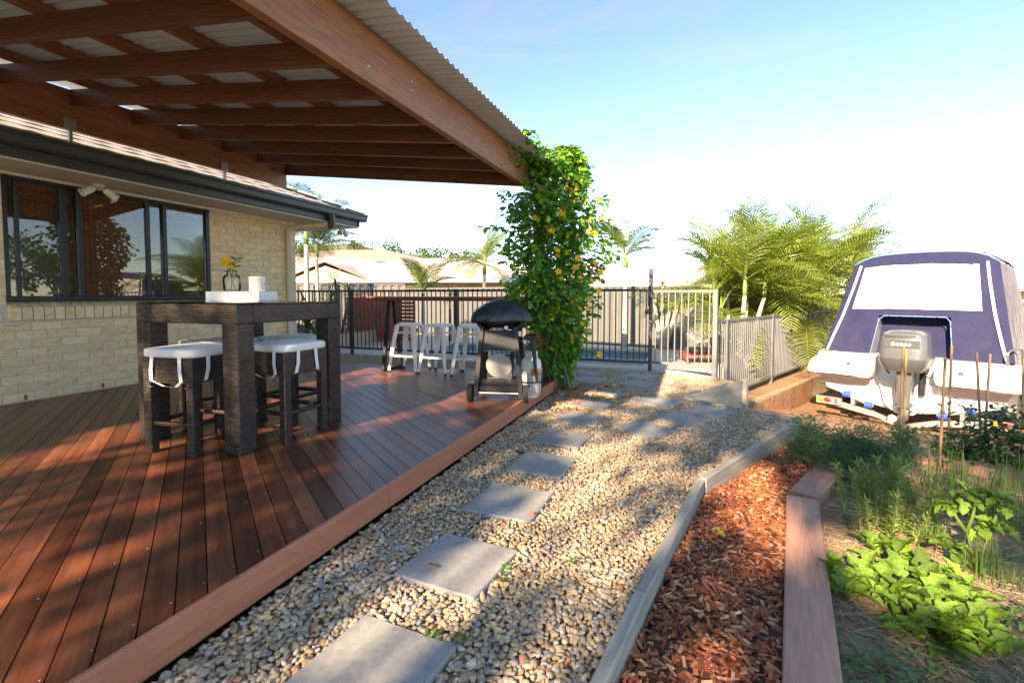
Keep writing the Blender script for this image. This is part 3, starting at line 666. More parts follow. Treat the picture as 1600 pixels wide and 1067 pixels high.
colorbond('grey ribbed steel fence behind the golden palm clumps', (.2, 10.65), (6.6, 21.5), -.45, 1.0)
colorbond('dark ribbed steel fence behind the spiky plants by the red wall', (-13.5, 10.6), (-8.3, 12.8), -.13, 1.35)
colorbond('grey ribbed steel fence far beyond the boat', (9.5, 22), (20, 12.5), -1.0, .72)
# ================================================================ PAVERS, PEBBLES, MULCH
PAV = [(-.923, 1.20, -5), (-.937, 1.836, -5.7), (-.947, 2.499, -2.2), (-.951, 3.132, -2.3), (-.965, 3.775, -8), (-.97, 4.434, -2), (-.987, 5.068, -7), (-.987, 5.79, -4)]
PAV2 = [(-1.32, 6.53, -24), (-.679, 7.10, -18), (-.633, 6.438, -18), (-.362, 4.293, -43), (-.075, 4.758, -41), (-.331, 5.46, -29), (.175, 5.14, -28), (-1.45, 7.1, -15)]
PAV3 = [(-5.05, 6.55, -20), (-4.2, 6.75, -12), (-3.3, 6.6, -20), (-2.4, 6.7, -16)]
pm = MB().bbox((0, 0, 0), (.393, .393, .04), .004).mesh('stepping_stone', MT['paver'])
ALLP = []
ORD = ['first', 'second', 'third', 'fourth', 'fifth', 'sixth', 'seventh', 'eighth']
LB1 = ['%s grey stepping stone counted from the vine in the row along the deck' % ORD[7-k] for k in range(8)]
LB2 = ['grey stepping stone in the pebbles right behind the vine foot', 'grey stepping stone directly before the latch post of the pool gate', 'grey stepping stone second from the gate latch post', 'diagonal grey stepping stone closest to the row along the deck', 'diagonal grey stepping stone in the middle of the branch towards the boat', 'grey stepping stone lying between the diagonal branch and the gate stones', 'diagonal grey stepping stone last before the timber edging by the boat yard', 'grey stepping stone at the foot of the pool fence behind the vine']
LB3 = ['%s grey stepping stone from the house in the strip behind the deck' % ORD[k] for k in range(4)]
for L, lab, grp in ((PAV, LB1, 'stepping stones in the straight row'), (PAV2, LB2, 'stepping stones towards gate and yard'), (PAV3, LB3, 'stepping stones behind the deck')):
    for (x, y, a), l in zip(L, lab):
        o = inst('stepping_stone', pm, None, (x, y, -.134), (R(random.uniform(-.9, .9)), R(random.uniform(-.9, .9)), R(a))); tag(o, l, 'paver', grp); ALLP.append((x, y, R(a)))
def ico(sub):
    t = (1+5**.5)/2
    V = [(-1, t, 0), (1, t, 0), (-1, -t, 0), (1, -t, 0), (0, -1, t), (0, 1, t), (0, -1, -t), (0, 1, -t), (t, 0, -1), (t, 0, 1), (-t, 0, -1), (-t, 0, 1)]
    V = [Vector(v).normalized() for v in V]
    F = [(0, 11, 5), (0, 5, 1), (0, 1, 7), (0, 7, 10), (0, 10, 11), (1, 5, 9), (5, 11, 4), (11, 10, 2), (10, 7, 6), (7, 1, 8), (3, 9, 4), (3, 4, 2), (3, 2, 6), (3, 6, 8), (3, 8, 9), (4, 9, 5), (2, 4, 11), (6, 2, 10), (8, 6, 7), (9, 8, 1)]
    for _ in range(sub):
        c = {}; nf = []
        def mid(a, b):
            k = (min(a, b), max(a, b))
            if k not in c: V.append(((V[a]+V[b])/2).normalized()); c[k] = len(V)-1
            return c[k]
        for a, b2, d in F:
            x, y, z = mid(a, b2), mid(b2, d), mid(d, a); nf += [(a, x, z), (b2, y, x), (d, z, y), (x, y, z)]
        F = nf
    return np.array(V), np.array(F)
SP = np.array([(.45, .34, .195), (.50, .39, .235), (.40, .28, .15), (.36, .30, .22), (.54, .45, .31), (.31, .295, .27), (.43, .26, .125), (.30, .235, .165), (.60, .52, .39), (.37, .34, .26), (.42, .19, .085)])
SPW = np.array([.2, .19, .12, .12, .11, .07, .07, .04, .03, .04, .01])
def pebbles(name, y0, y1, sub, sp, szr):
    n = int(8.2/sp), int((y1-y0)/sp)
    gx, gy = np.meshgrid(np.arange(n[0]), np.arange(n[1])); P = np.stack([-7.0+gx.ravel()*sp, y0+gy.ravel()*sp], 1)
    P += RNG.uniform(-.55, .55, P.shape)*sp
    ok = inpoly(P, GR)
    ca = math.atan2(750, 1)
    # outside the camera's view nothing is needed in detail
    for x, y, a in ALLP:
        dx, dy = P[:, 0]-x, P[:, 1]-y; lx = dx*math.cos(a)+dy*math.sin(a); ly = -dx*math.sin(a)+dy*math.cos(a)
        lim = np.where(RNG.random(len(P)) < .3, .183, .198); ok &= ~((abs(lx) < lim) & (abs(ly) < lim))
    ok &= ~((P[:, 0] < -1.52) & (P[:, 1] < 5.99))
    ok &= ~((P[:, 1] < -.9))
    P = P[ok]; k = len(P)
    r = RNG.uniform(szr[0], szr[1], k)*np.where(RNG.random(k) < .12, 1.35, 1)
    S = np.stack([r*RNG.uniform(.9, 1.35, k), r*RNG.uniform(.7, 1.0, k), r*RNG.uniform(.42, .68, k)], 1)
    az = RNG.uniform(0, 2*math.pi, k); Rz = np.zeros((k, 3, 3)); Rz[:, 0, 0] = np.cos(az); Rz[:, 0, 1] = -np.sin(az); Rz[:, 1, 0] = np.sin(az); Rz[:, 1, 1] = np.cos(az); Rz[:, 2, 2] = 1
    til = RNG.normal(0, .38, (k, 2)); Rt = np.zeros((k, 3, 3)); Rt[:, 0, 0] = np.cos(til[:, 0]); Rt[:, 0, 2] = np.sin(til[:, 0]); Rt[:, 1, 1] = 1; Rt[:, 2, 0] = -np.sin(til[:, 0]); Rt[:, 2, 2] = np.cos(til[:, 0])
    Rx = np.zeros((k, 3, 3)); Rx[:, 0, 0] = 1; Rx[:, 1, 1] = np.cos(til[:, 1]); Rx[:, 1, 2] = -np.sin(til[:, 1]); Rx[:, 2, 1] = np.sin(til[:, 1]); Rx[:, 2, 2] = np.cos(til[:, 1])
    RR = np.einsum('nij,njk,nkl->nil', Rz, Rt, Rx)
    low = np.array([noise.noise(Vector((x*2.2, y*2.2, 5))) for x, y in P])
    pos = np.concatenate([P, (-.145+RNG.uniform(.0, .022, k)+low*.008)[:, None]], 1)
    base, F = ico(sub)
    base = base*(1+.12*np.sin(base[:, [1]]*3.1+base[:, [0]]*2.3))
    V, FF = scatter(base, F, pos, S, RR)
    c = 1.1*(SP+np.array([.012, .006, .012]))[RNG.choice(len(SP), k, p=SPW)]*RNG.uniform(.82, 1.14, (k, 1))
    me = npmesh(name, V, FF, MT['stone'], np.repeat(c, len(base), 0))
    o = bpy.data.objects.new(name, me); link(o); return o
o = pebbles('pebbles', .5, 2.05, 1, .0146, (.0082, .0135)); tag(o, kind='stuff'); tag(o, 'tan and grey river pebbles covering the near part of the path', 'pebbles')
o = pebbles('pebbles', -.9, .5, 0, .0165, (.0092, .0145)); tag(o, 'tan and grey river pebbles at the very start of the path', 'pebbles', kind='stuff')
o = pebbles('pebbles', 2.05, 7.6, 0, .0152, (.0086, .0138)); tag(o, kind='stuff'); tag(o, 'tan and grey river pebbles covering the far part of the path', 'pebbles')

def chips(name, poly, zf, n, pal, lr, wr, tr, mat, flat=.25, seed=1):
    rg = np.random.default_rng(seed); lo = np.min(poly, 0); hi = np.max(poly, 0)
    P = rg.uniform(lo, hi, (n, 2)); P = P[inpoly(P, poly)]; k = len(P)
    base = np.array([(-.5, -.35, -.5), (.4, -.5, -.5), (.5, .3, -.5), (-.35, .5, -.5), (-.48, -.33, .5), (.42, -.45, .4), (.5, .35, .5), (-.4, .48, .45)])
    F = np.array([(3, 2, 1, 0), (4, 5, 6, 7), (0, 1, 5, 4), (1, 2, 6, 5), (2, 3, 7, 6), (3, 0, 4, 7)])
    S = np.stack([rg.uniform(*lr, k), rg.uniform(*wr, k), rg.uniform(*tr, k)], 1)
    az = rg.uniform(0, 2*math.pi, k); ti = rg.normal(0, flat, k); tj = rg.normal(0, flat, k)
    RR = np.array([np.array(Matrix.Rotation(a, 3, 'Z') @ Matrix.Rotation(b, 3, 'Y') @ Matrix.Rotation(c, 3, 'X')) for a, b, c in zip(az, ti, tj)])
    z = np.array([zf(x, y) for x, y in P])+rg.uniform(.0, .02, k)
    V, FF = scatter(base, F, np.concatenate([P, z[:, None]], 1), S, RR)
    pal = np.array(pal); c = pal[rg.integers(0, len(pal), k)]*rg.uniform(.7, 1.25, (k, 1))
    o = bpy.data.objects.new(name, npmesh(name, V, FF, MT[mat], np.repeat(c, 8, 0), False)); link(o); return o
MP = [(.38, .115, .042), (.46, .155, .06), (.28, .08, .03), (.54, .25, .115), (.18, .055, .025), (.60, .35, .19), (.42, .13, .045), (.34, .10, .036)]
o = chips('mulch', MU, mulz, 34000, MP, (.018, .052), (.007, .018), (.002, .006), 'chip', .3, 3); tag(o, 'red bark mulch chips between the timber edging and the garden bed', 'mulch', kind='stuff')
o = chips('straw', [(.35, .7), (.72, 3.2), (1.36, 4.6), (1.75, 4.3), (3.2, 3.3), (3.2, .7)], lambda x, y: -.236+.015*noise.noise(Vector((x*4, y*4, 3))), 22000,
          [(.42, .32, .19), (.52, .42, .26), (.33, .24, .14), (.24, .17, .10)], (.05, .16), (.002, .005), (.001, .002), 'straw', .12, 5); tag(o, 'dry straw litter on the vegetable garden soil', 'straw', kind='stuff')
LT = [(-1.5, 4.9), (-1.5, 6.3), (-.75, 6.2), (-1.0, 5.0), (-1.25, 4.5)]
o = chips('leaf_litter', LT, lambda x, y: -.118, 420, [(.34, .10, .04), (.42, .17, .05), (.20, .08, .04), (.50, .26, .06)], (.03, .06), (.015, .03), (.001, .002), 'chip', .35, 8); tag(o, 'fallen red-brown leaves on the pebbles under the flowering vine', 'leaf litter', kind='stuff')
o = chips('leaf_litter', [(-1.4, 1.5), (-.4, 2), (.6, 4.8), (-.2, 5.5), (-1.4, 4.5)], lambda x, y: -.115, 60, [(.40, .12, .04), (.42, .17, .05), (.52, .18, .06)], (.025, .05), (.012, .025), (.001, .002), 'chip', .4, 9); tag(o, 'scattered rusty leaf fragments on the pebble path', 'leaf litter', kind='stuff')

# ================================================================ FLOWERS (shared petal mesh)
def flowermesh(r=.04):
    b = MB()
    for k in range(5):
        a = 2*math.pi*k/5
        m = Matrix.Rotation(a, 4, 'Z') @ Matrix.Rotation(R(-18), 4, 'Y')
        pts = [(0, 0, 0), (.35, -.22, .02), (.75, -.46, .03), (1.05, -.22, -.04), (1.08, .2, -.05), (.78, .46, .0), (.35, .24, .04), (.7, 0, .10)]
        b.add([m @ (Vector(p)*r) for p in pts], [(0, 1, 7), (1, 2, 7), (2, 3, 7), (3, 4, 7), (4, 5, 7), (5, 6, 7), (6, 0, 7)])
    b.lathe([(.16*r, .02*r), (.10*r, -.5*r), (.03*r, -1.1*r)], n=8)
    return b.mesh('flower', MT['yellow'], smooth=True)
FLM = flowermesh()
fl_i = 0
for x, y, s in ((-.95, 5.40, 1), (-.80, 5.48, .95), (-.78, 5.33, .9), (-.66, 5.52, .9), (-.76, 5.22, .85), (-1.08, 4.72, .9), (-.92, 4.70, .9), (-1.05, 6.0, .8), (-.9, 6.12, .85), (-.50, 5.72, .55), (-1.25, 3.05, .5)):
    o = inst('fallen_flower', FLM, None, (x, y, -.108), (random.uniform(-.4, .4), random.uniform(-.4, .4), random.uniform(0, 6)), s*1.15); tag(o, 'fallen yellow trumpet flower lying on the pebble path near the vine', 'flower', 'fallen yellow flowers on the path')
o = inst('fallen_flower', FLM, None, (.155, 2.62, -.165), (.6, .3, 1), .75); tag(o, 'small fallen yellow flower on the red mulch', 'flower')

o = MB().lathe([(.006, -.04), (.007, -.038), (.007, .035), (.005, .04)], n=10, ax='x').build('plastic_stub', MT['black'], smooth=40); o.location = (-1.17, 3.30, -.112); o.rotation_euler = (0, .05, -.12); tag(o, 'short black plastic tube lying on the pebbles near the deck edge', 'tube')
for y in (2.70, 3.36): MB().bbox((-6.094, y, .045), (.012, .022, .05), .003).build('rusty_tie', MT['rust'], house, world=True)
# ================================================================ WICKER TABLE AND STOOLS
T = thing('wicker_bar_table', 'square dark wicker bar table with thick legs on the deck', 'table', (-3.218, 2.747, 0))
hw = .487
for sx in (-1, 1):
    for sy in (-1, 1): MB().bbox((sx*(hw-.068), sy*(hw-.068), .43), (.136, .136, .86), .008).build('leg', MT['wicker'], T)
for s in (-1, 1):
    MB().bbox((0, s*(hw-.066), .92), (2*hw, .132, .134), .008).build('apron', MT['wicker'], T)
    MB().bbox((s*(hw-.064), 0, .921), (.128, 2*hw-.266, .132), .008).build('apron', MT['wicker'], T)
MB().box((0, 0, .955), (.80, .80, .012)).build('inner_panel', MT['wicker'], T)
MB().bbox((0, 0, .992), (2*hw-.01, 2*hw-.01, .007), .002).build('glass_top', MT['tableglass'], T)
def cushion_mesh(w, h):
    b = MB(); n = 14; rings = []
    for z, k in ((0, .94), (.006, .985), (h*.35, 1), (h*.65, 1), (h*.9, .985), (h, .95)):
        ring = []
        for i in range(32):
            a = 2*math.pi*i/32; c, s = math.cos(a), math.sin(a); q = 7
            r = (abs(c)**q+abs(s)**q)**(-1/q); ring.append((w/2*k*r*c, w/2*k*r*s, z))
        rings.append(ring)
    for k2, dz in ((.8, .004), (.5, .006), (.2, .0065)): rings.append([(p[0]*k2, p[1]*k2, h+dz) for p in rings[5]])
    b.loft(rings); return b.mesh('cushion', MT['cushion'], smooth=True)
def stool(loc, rz, label):
    t = thing('wicker_stool', label, 'stool', loc, rz, 'wicker stools around the bar table'); w = .40; lw = .058; hh = .64; q = w/2-lw/2
    for sx in (-1, 1):
        for sy in (-1, 1): MB().bbox((sx*q, sy*q, hh/2), (lw, lw, hh), .005).build('leg', MT['wicker'], t)
    for s in (-1, 1):
        MB().bbox((0, s*(w/2-.018), .555), (w-2*lw+.01, .034, .165), .004).build('seat_frame', MT['wicker'], t)
        MB().bbox((s*(w/2-.018), 0, .555), (.034, w-2*lw+.01, .165), .004).build('seat_frame', MT['wicker'], t)
        for ax in (0, 1):
            a, b2 = ((-q, s*q, .20), (q, s*q, .20)) if ax else ((s*q, -q, .20), (s*q, q, .20))
            MB().tube([a, b2], .017, 10).build('stretcher', MT['wicker'], t, smooth=40)
    MB().box((0, 0, .632), (w-.01, w-.01, .012)).build('seat', MT['wicker'], t)
    c = inst('cushion', cushion_mesh(.425, .055), t, (0, 0, .640))
    for sx, sy in ((1, -1), (-1, -1), (1, 1)):        # tie straps hanging at the corners
        b = MB()
        for p in ([(sx*(w/2+.006), sy*.08, .645), (sx*(w/2+.009), sy*.085, .56), (sx*(w/2+.004), sy*.10, .49), (sx*(w/2-.03), sy*.16, .46), (sx*.14, sy*.19, .445)], [(sx*.11, sy*(w/2+.006), .645), (sx*.115, sy*(w/2+.012), .56), (sx*.12, sy*(w/2+.006), .49), (sx*.05, sy*(w/2-.02), .45), (0, sy*.16, .44)]):
            P = [Vector(a) for a in p]
            for a, d in zip(P[:-1], P[1:]):
                wv = Vector((0, .0135, 0)) if abs(p[0][0]) > abs(p[0][1]) else Vector((.0135, 0, 0))
                nv = Vector((.0012*sx, 0, 0)) if abs(p[0][0]) > abs(p[0][1]) else Vector((0, .0012*sy, 0))
                b.add([a-wv+nv, a+wv+nv, d+wv+nv, d-wv+nv, a-wv-nv, a+wv-nv, d+wv-nv, d-wv-nv], [(0, 1, 2, 3), (7, 6, 5, 4), (0, 4, 5, 1), (2, 6, 7, 3), (1, 5, 6, 2), (3, 7, 4, 0)])
        b.build('tie_strap', MT['cushion'], t)
    return t
stool((-3.20, 2.31, 0), R(7), 'wicker stool with white cushion, dappled by sunlight, tucked under the table side facing the path')
stool((-2.845, 2.775, 0), R(-3), 'wicker stool with white cushion and hanging ties, tucked under the table side facing the barbecue')
stool((-3.52, 2.76, 0), R(94), 'wicker stool with white cushion under the table side facing the window')
stool((-3.22, 3.20, 0), R(178), 'wicker stool with white cushion under the table side facing the bar counter')
t = thing('serving_tray', 'white painted wooden tray box on the wicker table', 'tray', (-3.14, 2.66, .996), R(20))
b = MB(); tw, td, th = .385, .27, .075
b.box((0, 0, .005), (tw, td, .01)); 
for s in (-1, 1): b.bbox((0, s*(td/2-.006), th/2), (tw, .012, th), .002); b.bbox((s*(tw/2-.006), 0, th/2), (.012, td-.025, th), .002)
b.build('box', MT['whitep'], t); MB().bbox((0, 0, th-.012), (tw-.026, td-.026, .014), .002).build('lid', MT['whitep'], t)
t = thing('glass_vase', 'clear glass jar vase on the white tray', 'vase', (-3.21, 2.63, 1.073))
MB().lathe([(.02, .003), (.052, .003), (.058, .012), (.060, .05), (.060, .095), (.052, .115), (.034, .126), (.032, .14), (.037, .148), (.034, .147), (.029, .139), (.031, .127), (.049, .113), (.057, .095), (.057, .012), (.05, .007), (.02, .006)], n=28).build('jar', MT['vaseglass'], t, smooth=True)
MB().lathe([(.0, .008), (.056, .010), (.056, .06), (.0, .061)], n=24).build('water', MT['vaseglass'], t, smooth=40)
t = thing('cut_flower', 'single yellow trumpet flower with green leaves standing in the glass vase', 'flower', (-3.21, 2.63, 1.085))
MB().tube([(.02, .01, 0), (.0, 0, .08), (-.015, -.005, .16), (-.028, -.01, .205)], .003, 6).build('stem', MT['strap'], t, smooth=True)
MB().tube([(-.01, .0, 0), (.005, 0, .12), (.03, .02, .24)], .0025, 6).build('stem', MT['strap'], t, smooth=True)
o = inst('blossom', FLM, t, (-.032, -.014, .212), (R(58), R(12), R(-5)), 1.25); o = inst('blossom', FLM, t, (-.018, -.002, .19), (R(75), R(30), R(70)), .9)
def leafm(l=.05, w=.028, mat='strap'):
    return MB().add([(0, 0, 0), (l*.3, w*.42, .004), (l*.65, w*.4, .002), (l, 0, -.008), (l*.65, -w*.4, .002), (l*.3, -w*.42, .004), (l*.5, 0, -.004)], [(0, 6, 1), (1, 6, 2), (2, 6, 3), (3, 6, 4), (4, 6, 5), (5, 6, 0)]).mesh('leaf', MT[mat], smooth=True)
LM = leafm(.055, .03)
for k in range(9): inst('leaf', LM, t, (.005+.028*k/8, .02*k/8, .13+.012*k), (random.uniform(-.5, .5), random.uniform(-.9, .2), k*2.4))
for k in range(3): inst('leaf', LM, t, (-.005, 0, .09+.02*k), (0, -.3, k*2.1))
t = thing('lattice_candle_tin', 'round white metal candle holder with pierced lattice side on the tray', 'candle holder', (-3.04, 2.70, 1.073))
b = MB(); n = 20
for k in range(n):
    for j in range(5):
        for s in (-1, 1):
            a0 = 2*math.pi*k/n; a1 = a0+s*2*math.pi/n; z0 = .008+j*.018; z1 = z0+.018
            b.beam((.053*math.cos(a0), .053*math.sin(a0), z0), (.053*math.cos(a1), .053*math.sin(a1), z1), .004, .0025, (math.cos(a0), math.sin(a0), 0))
b.build('lattice', MT['whitep'], t)
MB().lathe([(.056, 0), (.056, .01), (.051, .01), (.051, 0)], n=28).lathe([(.051, .095), (.057, .095), (.058, .103), (.05, .108), (.048, .1)], n=28, cap=False).lathe([(.046, .004), (.046, .075)], n=24).build('rim', MT['whitep'], t, smooth=40)
MB().tube([(-.05, .02, .105), (-.03, .04, .112), (.03, .04, .112), (.055, .01, .106)], .002, 6).build('handle', MT['galv'], t)
# ================================================================ BAR AND WHITE STOOLS
t = thing('bar_counter', 'long narrow bar counter with dark red timber top and black A-frame legs', 'bar counter', (-3.0, 5.72, 0))
for k in range(3): MB().bbox((-3.0, 5.60+k*.105, .992), (2.22, .103, .056), .008).build('top_plank', MT['deckbar'], t, world=True)
for x in (-3.93, -2.07):
    b = MB(); b.beam((x, 5.50, .015), (x, 5.66, .98), .045, .045, (1, 0, 0)); b.beam((x, 5.925, .015), (x, 5.76, .98), .045, .045, (1, 0, 0))
    b.bbox((x, 5.712, .018), (.05, .47, .03), .003); b.bbox((x, 5.71, .975), (.05, .26, .026), .003)
    b.build('a_frame_leg', MT['black'], t, world=True)
def mstool(loc, rz, label):
    t = thing('metal_stool', label, 'stool', loc, rz, 'white metal stools at the bar counter')
    h = .655; st = .15; sb = .205
    b = MB(); rings = []
    for z, k in ((h-.035, 1.0), (h-.012, 1.0), (h-.003, .975), (h, .93)):
        rings.append([(st*k*(abs(math.cos(a))**5+abs(math.sin(a))**5)**-.2*math.cos(a), st*k*(abs(math.cos(a))**5+abs(math.sin(a))**5)**-.2*math.sin(a), z) for a in [2*math.pi*i/32 for i in range(32)]])
    rings.append([(p[0]*.75/.93, p[1]*.75/.93, h-.006) for p in rings[-1]])
    b.loft(rings, cap=False); n0 = len(b.v); b.v.append((0, 0, h-.006)); b.f += [(4*32+i, 4*32+(i+1) % 32, n0) for i in range(32)]
    b.build('seat', MT['white_enamel'], t, smooth=40)
    for sx in (-1, 1):
        for sy in (-1, 1):
            rings = []
            for z, r, w, th in ((h-.02, st-.028, .088, .052), (.45, st+.002, .072, .046), (.2, sb-.02, .05, .036), (.02, sb, .034, .028)):
                c = Vector((sx*r, sy*r, z)); d = Vector((sx, sy, 0)).normalized(); e = Vector((-d.y, d.x, 0))
                rings.append([c+e*w*.5-d*th*.5, c+e*w*.28+d*th*.5, c-e*w*.28+d*th*.5, c-e*w*.5-d*th*.5])
            MB().loft(rings).build('leg', MT['white_enamel'], t)
            MB().lathe([(.018, 0), (.018, .022)], (sx*sb, sy*sb, 0), 10).build('foot_cap', MT['rubber'], t)
    q = sb-.03
    for a, c in (((-q, -q), (q, -q)), ((q, -q), (q, q)), ((q, q), (-q, q)), ((-q, q), (-q, -q))):
        MB().beam((*a, .215), (*c, .215), .006, .026).build('brace', MT['white_enamel'], t)
    q = st-.01
    for a, c in (((-q, -q), (q, q)), ((-q, q), (q, -q))):
        MB().beam((*a, .53 if a[1] == c[1]*-1 and a[0] < 0 and a[1] < 0 else .522), (*c, .53 if a[1] < 0 else .522), .006, .024).build('brace', MT['white_enamel'], t)
for x, rz, lab in ((-3.64, 4, 'white metal stool beside the left A-frame leg of the bar counter'), (-3.165, -3, 'white metal stool in the middle of the three at the bar counter'), (-2.69, 5, 'white metal stool half hidden behind the barbecue at the bar counter')):
    mstool((x, 5.70, 0), R(rz), lab)

# ================================================================ BARBECUE
t = thing('barbecue', 'black portable barbecue on a wheeled cart under a black vinyl cover', 'barbecue', (-1.795, 4.50, 0), R(13))
def quadbar(b, p, q, w0, d0, w1, d1):
    p, q = Vector(p), Vector(q)
    b.loft([[p+Vector((sx*w0/2, sy*d0/2, 0)) for sx, sy in ((-1, -1), (1, -1), (1, 1), (-1, 1))], [q+Vector((sx*w1/2, sy*d1/2, 0)) for sx, sy in ((-1, -1), (1, -1), (1, 1), (-1, 1))]]); return b
for s in (-1, 1):
    for y in (-.21, .21):
        b = MB(); quadbar(b, (s*.225, y, .05), (s*.165, y*.72, .735), .045, .06, .035, .05); b.build('leg', MT['charcoal'], t)
    b = MB(); b.loft([[(s*.212, -.17, .12), (s*.212, .17, .12), (s*.204, .17, .12), (s*.204, -.17, .12)], [(s*.17, -.12, .70), (s*.17, .12, .70), (s*.162, .12, .70), (s*.162, -.12, .70)]])
    if s < 0: b.build('side_panel', MT['charcoal'], t)
MB().loft([[(-.185, -.175, .50), (.185, -.175, .50), (.185, -.155, .50), (-.185, -.155, .50)], [(-.165, -.155, .70), (.165, -.155, .70), (.165, -.135, .70), (-.165, -.135, .70)]]).build('front_panel', MT['charcoal'], t)
MB().bbox((0, -.165, .505), (.33, .012, .02), .003).build('handle', MT['alu'], t)
MB().bbox((0, -.02, .13), (.40, .36, .07), .01).bbox((0, -.165, .19), (.40, .03, .06), .01).build('base_tray', MT['charcoal'], t)
d = MB().lathe([(.0, -.008), (.125, -.008), (.13, 0), (.125, .008), (.0, .008)], (0, 0, 0), 36, 'y'); d.v = [tuple(Matrix.Translation((-.005, -.125, .345)) @ Matrix.Rotation(R(12), 4, 'X') @ Vector(p)) for p in d.v]
d.build('stone_disc', MT['paver'], t, smooth=40)
MB().lathe([(.006, 0), (.005, .004)], (-.005, -.137, .345), 8, 'y').build('disc_knob', MT['rust'], t)
MB().bbox((-.0, -.13, .205), (.26, .10, .03), .01).build('drip_tray', MT['alu'], t)
def wheel(parent, c, r, w, hub, ax='x'):
    MB().lathe([(r*.55, -w/2), (r*.95, -w/2), (r, -w*.3), (r, w*.3), (r*.95, w/2), (r*.55, w/2)], c, 28, ax).build('wheel', MT['rubber'], parent, smooth=40)
    MB().lathe([(0, -w*.55), (r*.5, -w*.56), (r*.78, -w*.52), (r*.8, 0), (r*.78, w*.52), (r*.5, w*.56), (0, w*.55)], c, 28, ax).build('hub', MT[hub], parent, smooth=40)
wheel(t, (-.275, -.205, .088), .088, .05, 'charcoal'); wheel(t, (.275, -.205, .088), .088, .05, 'alu')
for s in (-1, 1): MB().bbox((s*.225, .21, .025), (.05, .06, .05), .01).build('foot', MT['rubber'], t)
MB().tube([(-.27, -.205, .088), (.27, -.205, .088)], .009, 8).build('axle', MT['alu'], t)
# bowl and cradle
MB().loft([[(.22*math.cos(a)*k, .17*math.sin(a)*k, z) for a in [2*math.pi*i/24 for i in range(24)]] for z, k in ((.70, .55), (.73, .8), (.78, 1.05), (.83, 1.15))]).build('fire_bowl', MT['black'], t, smooth=40)
for s in (-1, 1):
    MB().loft([[(s*.165+x, y, .70) for x, y in ((-.02, -.14), (.02, -.14), (.02, .14), (-.02, .14))], [(s*.255+x, y, .81) for x, y in ((-.018, -.10), (.018, -.10), (.018, .10), (-.018, .10))]]).build('cradle_arm', MT['charcoal'], t)
MB().tube([(-.07, -.175, .70), (-.06, -.20, .72), (.03, -.20, .72), (.05, -.175, .70)], .008, 8).lathe([(.022, 0), (.02, -.025)], (.075, -.165, .725), 14, 'y').build('gas_knob', MT['alu'], t, smooth=40)
MB().bbox((.19, -.14, .665), (.06, .004, .05), .001).build('tag', MT['whitep'], t)
b = MB(); rings = []; n = 48
for z, k, f in ((.775, 1.02, .05), (.80, 1.04, .03), (.85, 1.0, .02), (.90, .86, .02), (.955, .58, .016), (.985, .34, .008), (1.0, .12, .0)):
    ring = []
    for i in range(n):
        a = 2*math.pi*i/n; c, s = math.cos(a), math.sin(a); q = 3.2
        r = (abs(c)**q+abs(s)**q)**(-1/q); w = 1+f*(math.sin(a*7+z*9)+.6*math.sin(a*11+2))
        ring.append((.285*k*r*c*w, .215*k*r*s*w, z+(.012*math.sin(a*5) if z < .8 else 0)))
    rings.append(ring)
b.loft(rings); b.build('vinyl_cover', MT['cover'], t, smooth=True)
MB().lathe([(.03, 0), (.034, .004), (.026, .006)], (0, -.02, .998), 20).build('cover_badge', MT['alu'], t, smooth=40)
b = MB(); b.loft([[(.30, -.13, .62), (.335, -.13, .62), (.335, .15, .62), (.30, .15, .62)], [(.36, -.10, .18), (.375, -.10, .18), (.375, .12, .18), (.36, .12, .18)]]); b.bbox((.30, 0, .63), (.12, .30, .03), .008); b.build('folded_side_shelf', MT['charcoal'], t)
MB().tube([(.05, -.18, .71), (.12, -.22, .69), (.20, -.21, .62), (.27, -.16, .54), (.33, -.12, .50), (.34, -.07, .53), (.27, .0, .56)], .008, 8).build('gas_hose', MT['rubber'], t, smooth=True)
t = thing('gas_bottle', 'white gas bottle with orange label beside the barbecue cart', 'gas bottle', (-1.53, 4.66, 0))
MB().lathe([(.075, .02), (.095, .03), (.105, .06), (.105, .34), (.098, .375), (.07, .405), (.03, .415)], n=28).lathe([(.07, 0), (.075, .03)], n=24).build('tank', MT['gas'], t, smooth=40)
MB().lathe([(.065, .40), (.066, .475), (.061, .475), (.06, .40)], n=24, cap=False).lathe([(.02, .41), (.02, .46), (.012, .47)], n=12).build('collar', MT['gas'], t, smooth=40)
b = MB(); rs = []
for z in (.235, .30): rs.append([(.1065*math.cos(a), .1065*math.sin(a), z) for a in np.linspace(R(-75), R(-5), 12)])
b.loft(rs, cap=False, closed=False); b.build('label_sticker', MT['orange'], t)
b = MB()
for k in range(10):
    z = .05+k*.022; b.tube([(.113*math.cos(a), .113*math.sin(a), z) for a in np.linspace(R(-150), R(60), 16)], .0014, 4)
for a in np.linspace(R(-150), R(60), 16): b.tube([(.113*math.cos(a), .113*math.sin(a), .045), (.113*math.cos(a), .113*math.sin(a), .26)], .0014, 4)
b.build('wire_basket', MT['black'], t)
MB().tube([(.12*math.cos(a), .12*math.sin(a), .165) for a in np.linspace(R(-160), R(70), 20)], .007, 6).build('strap', MT['rubber'], t)

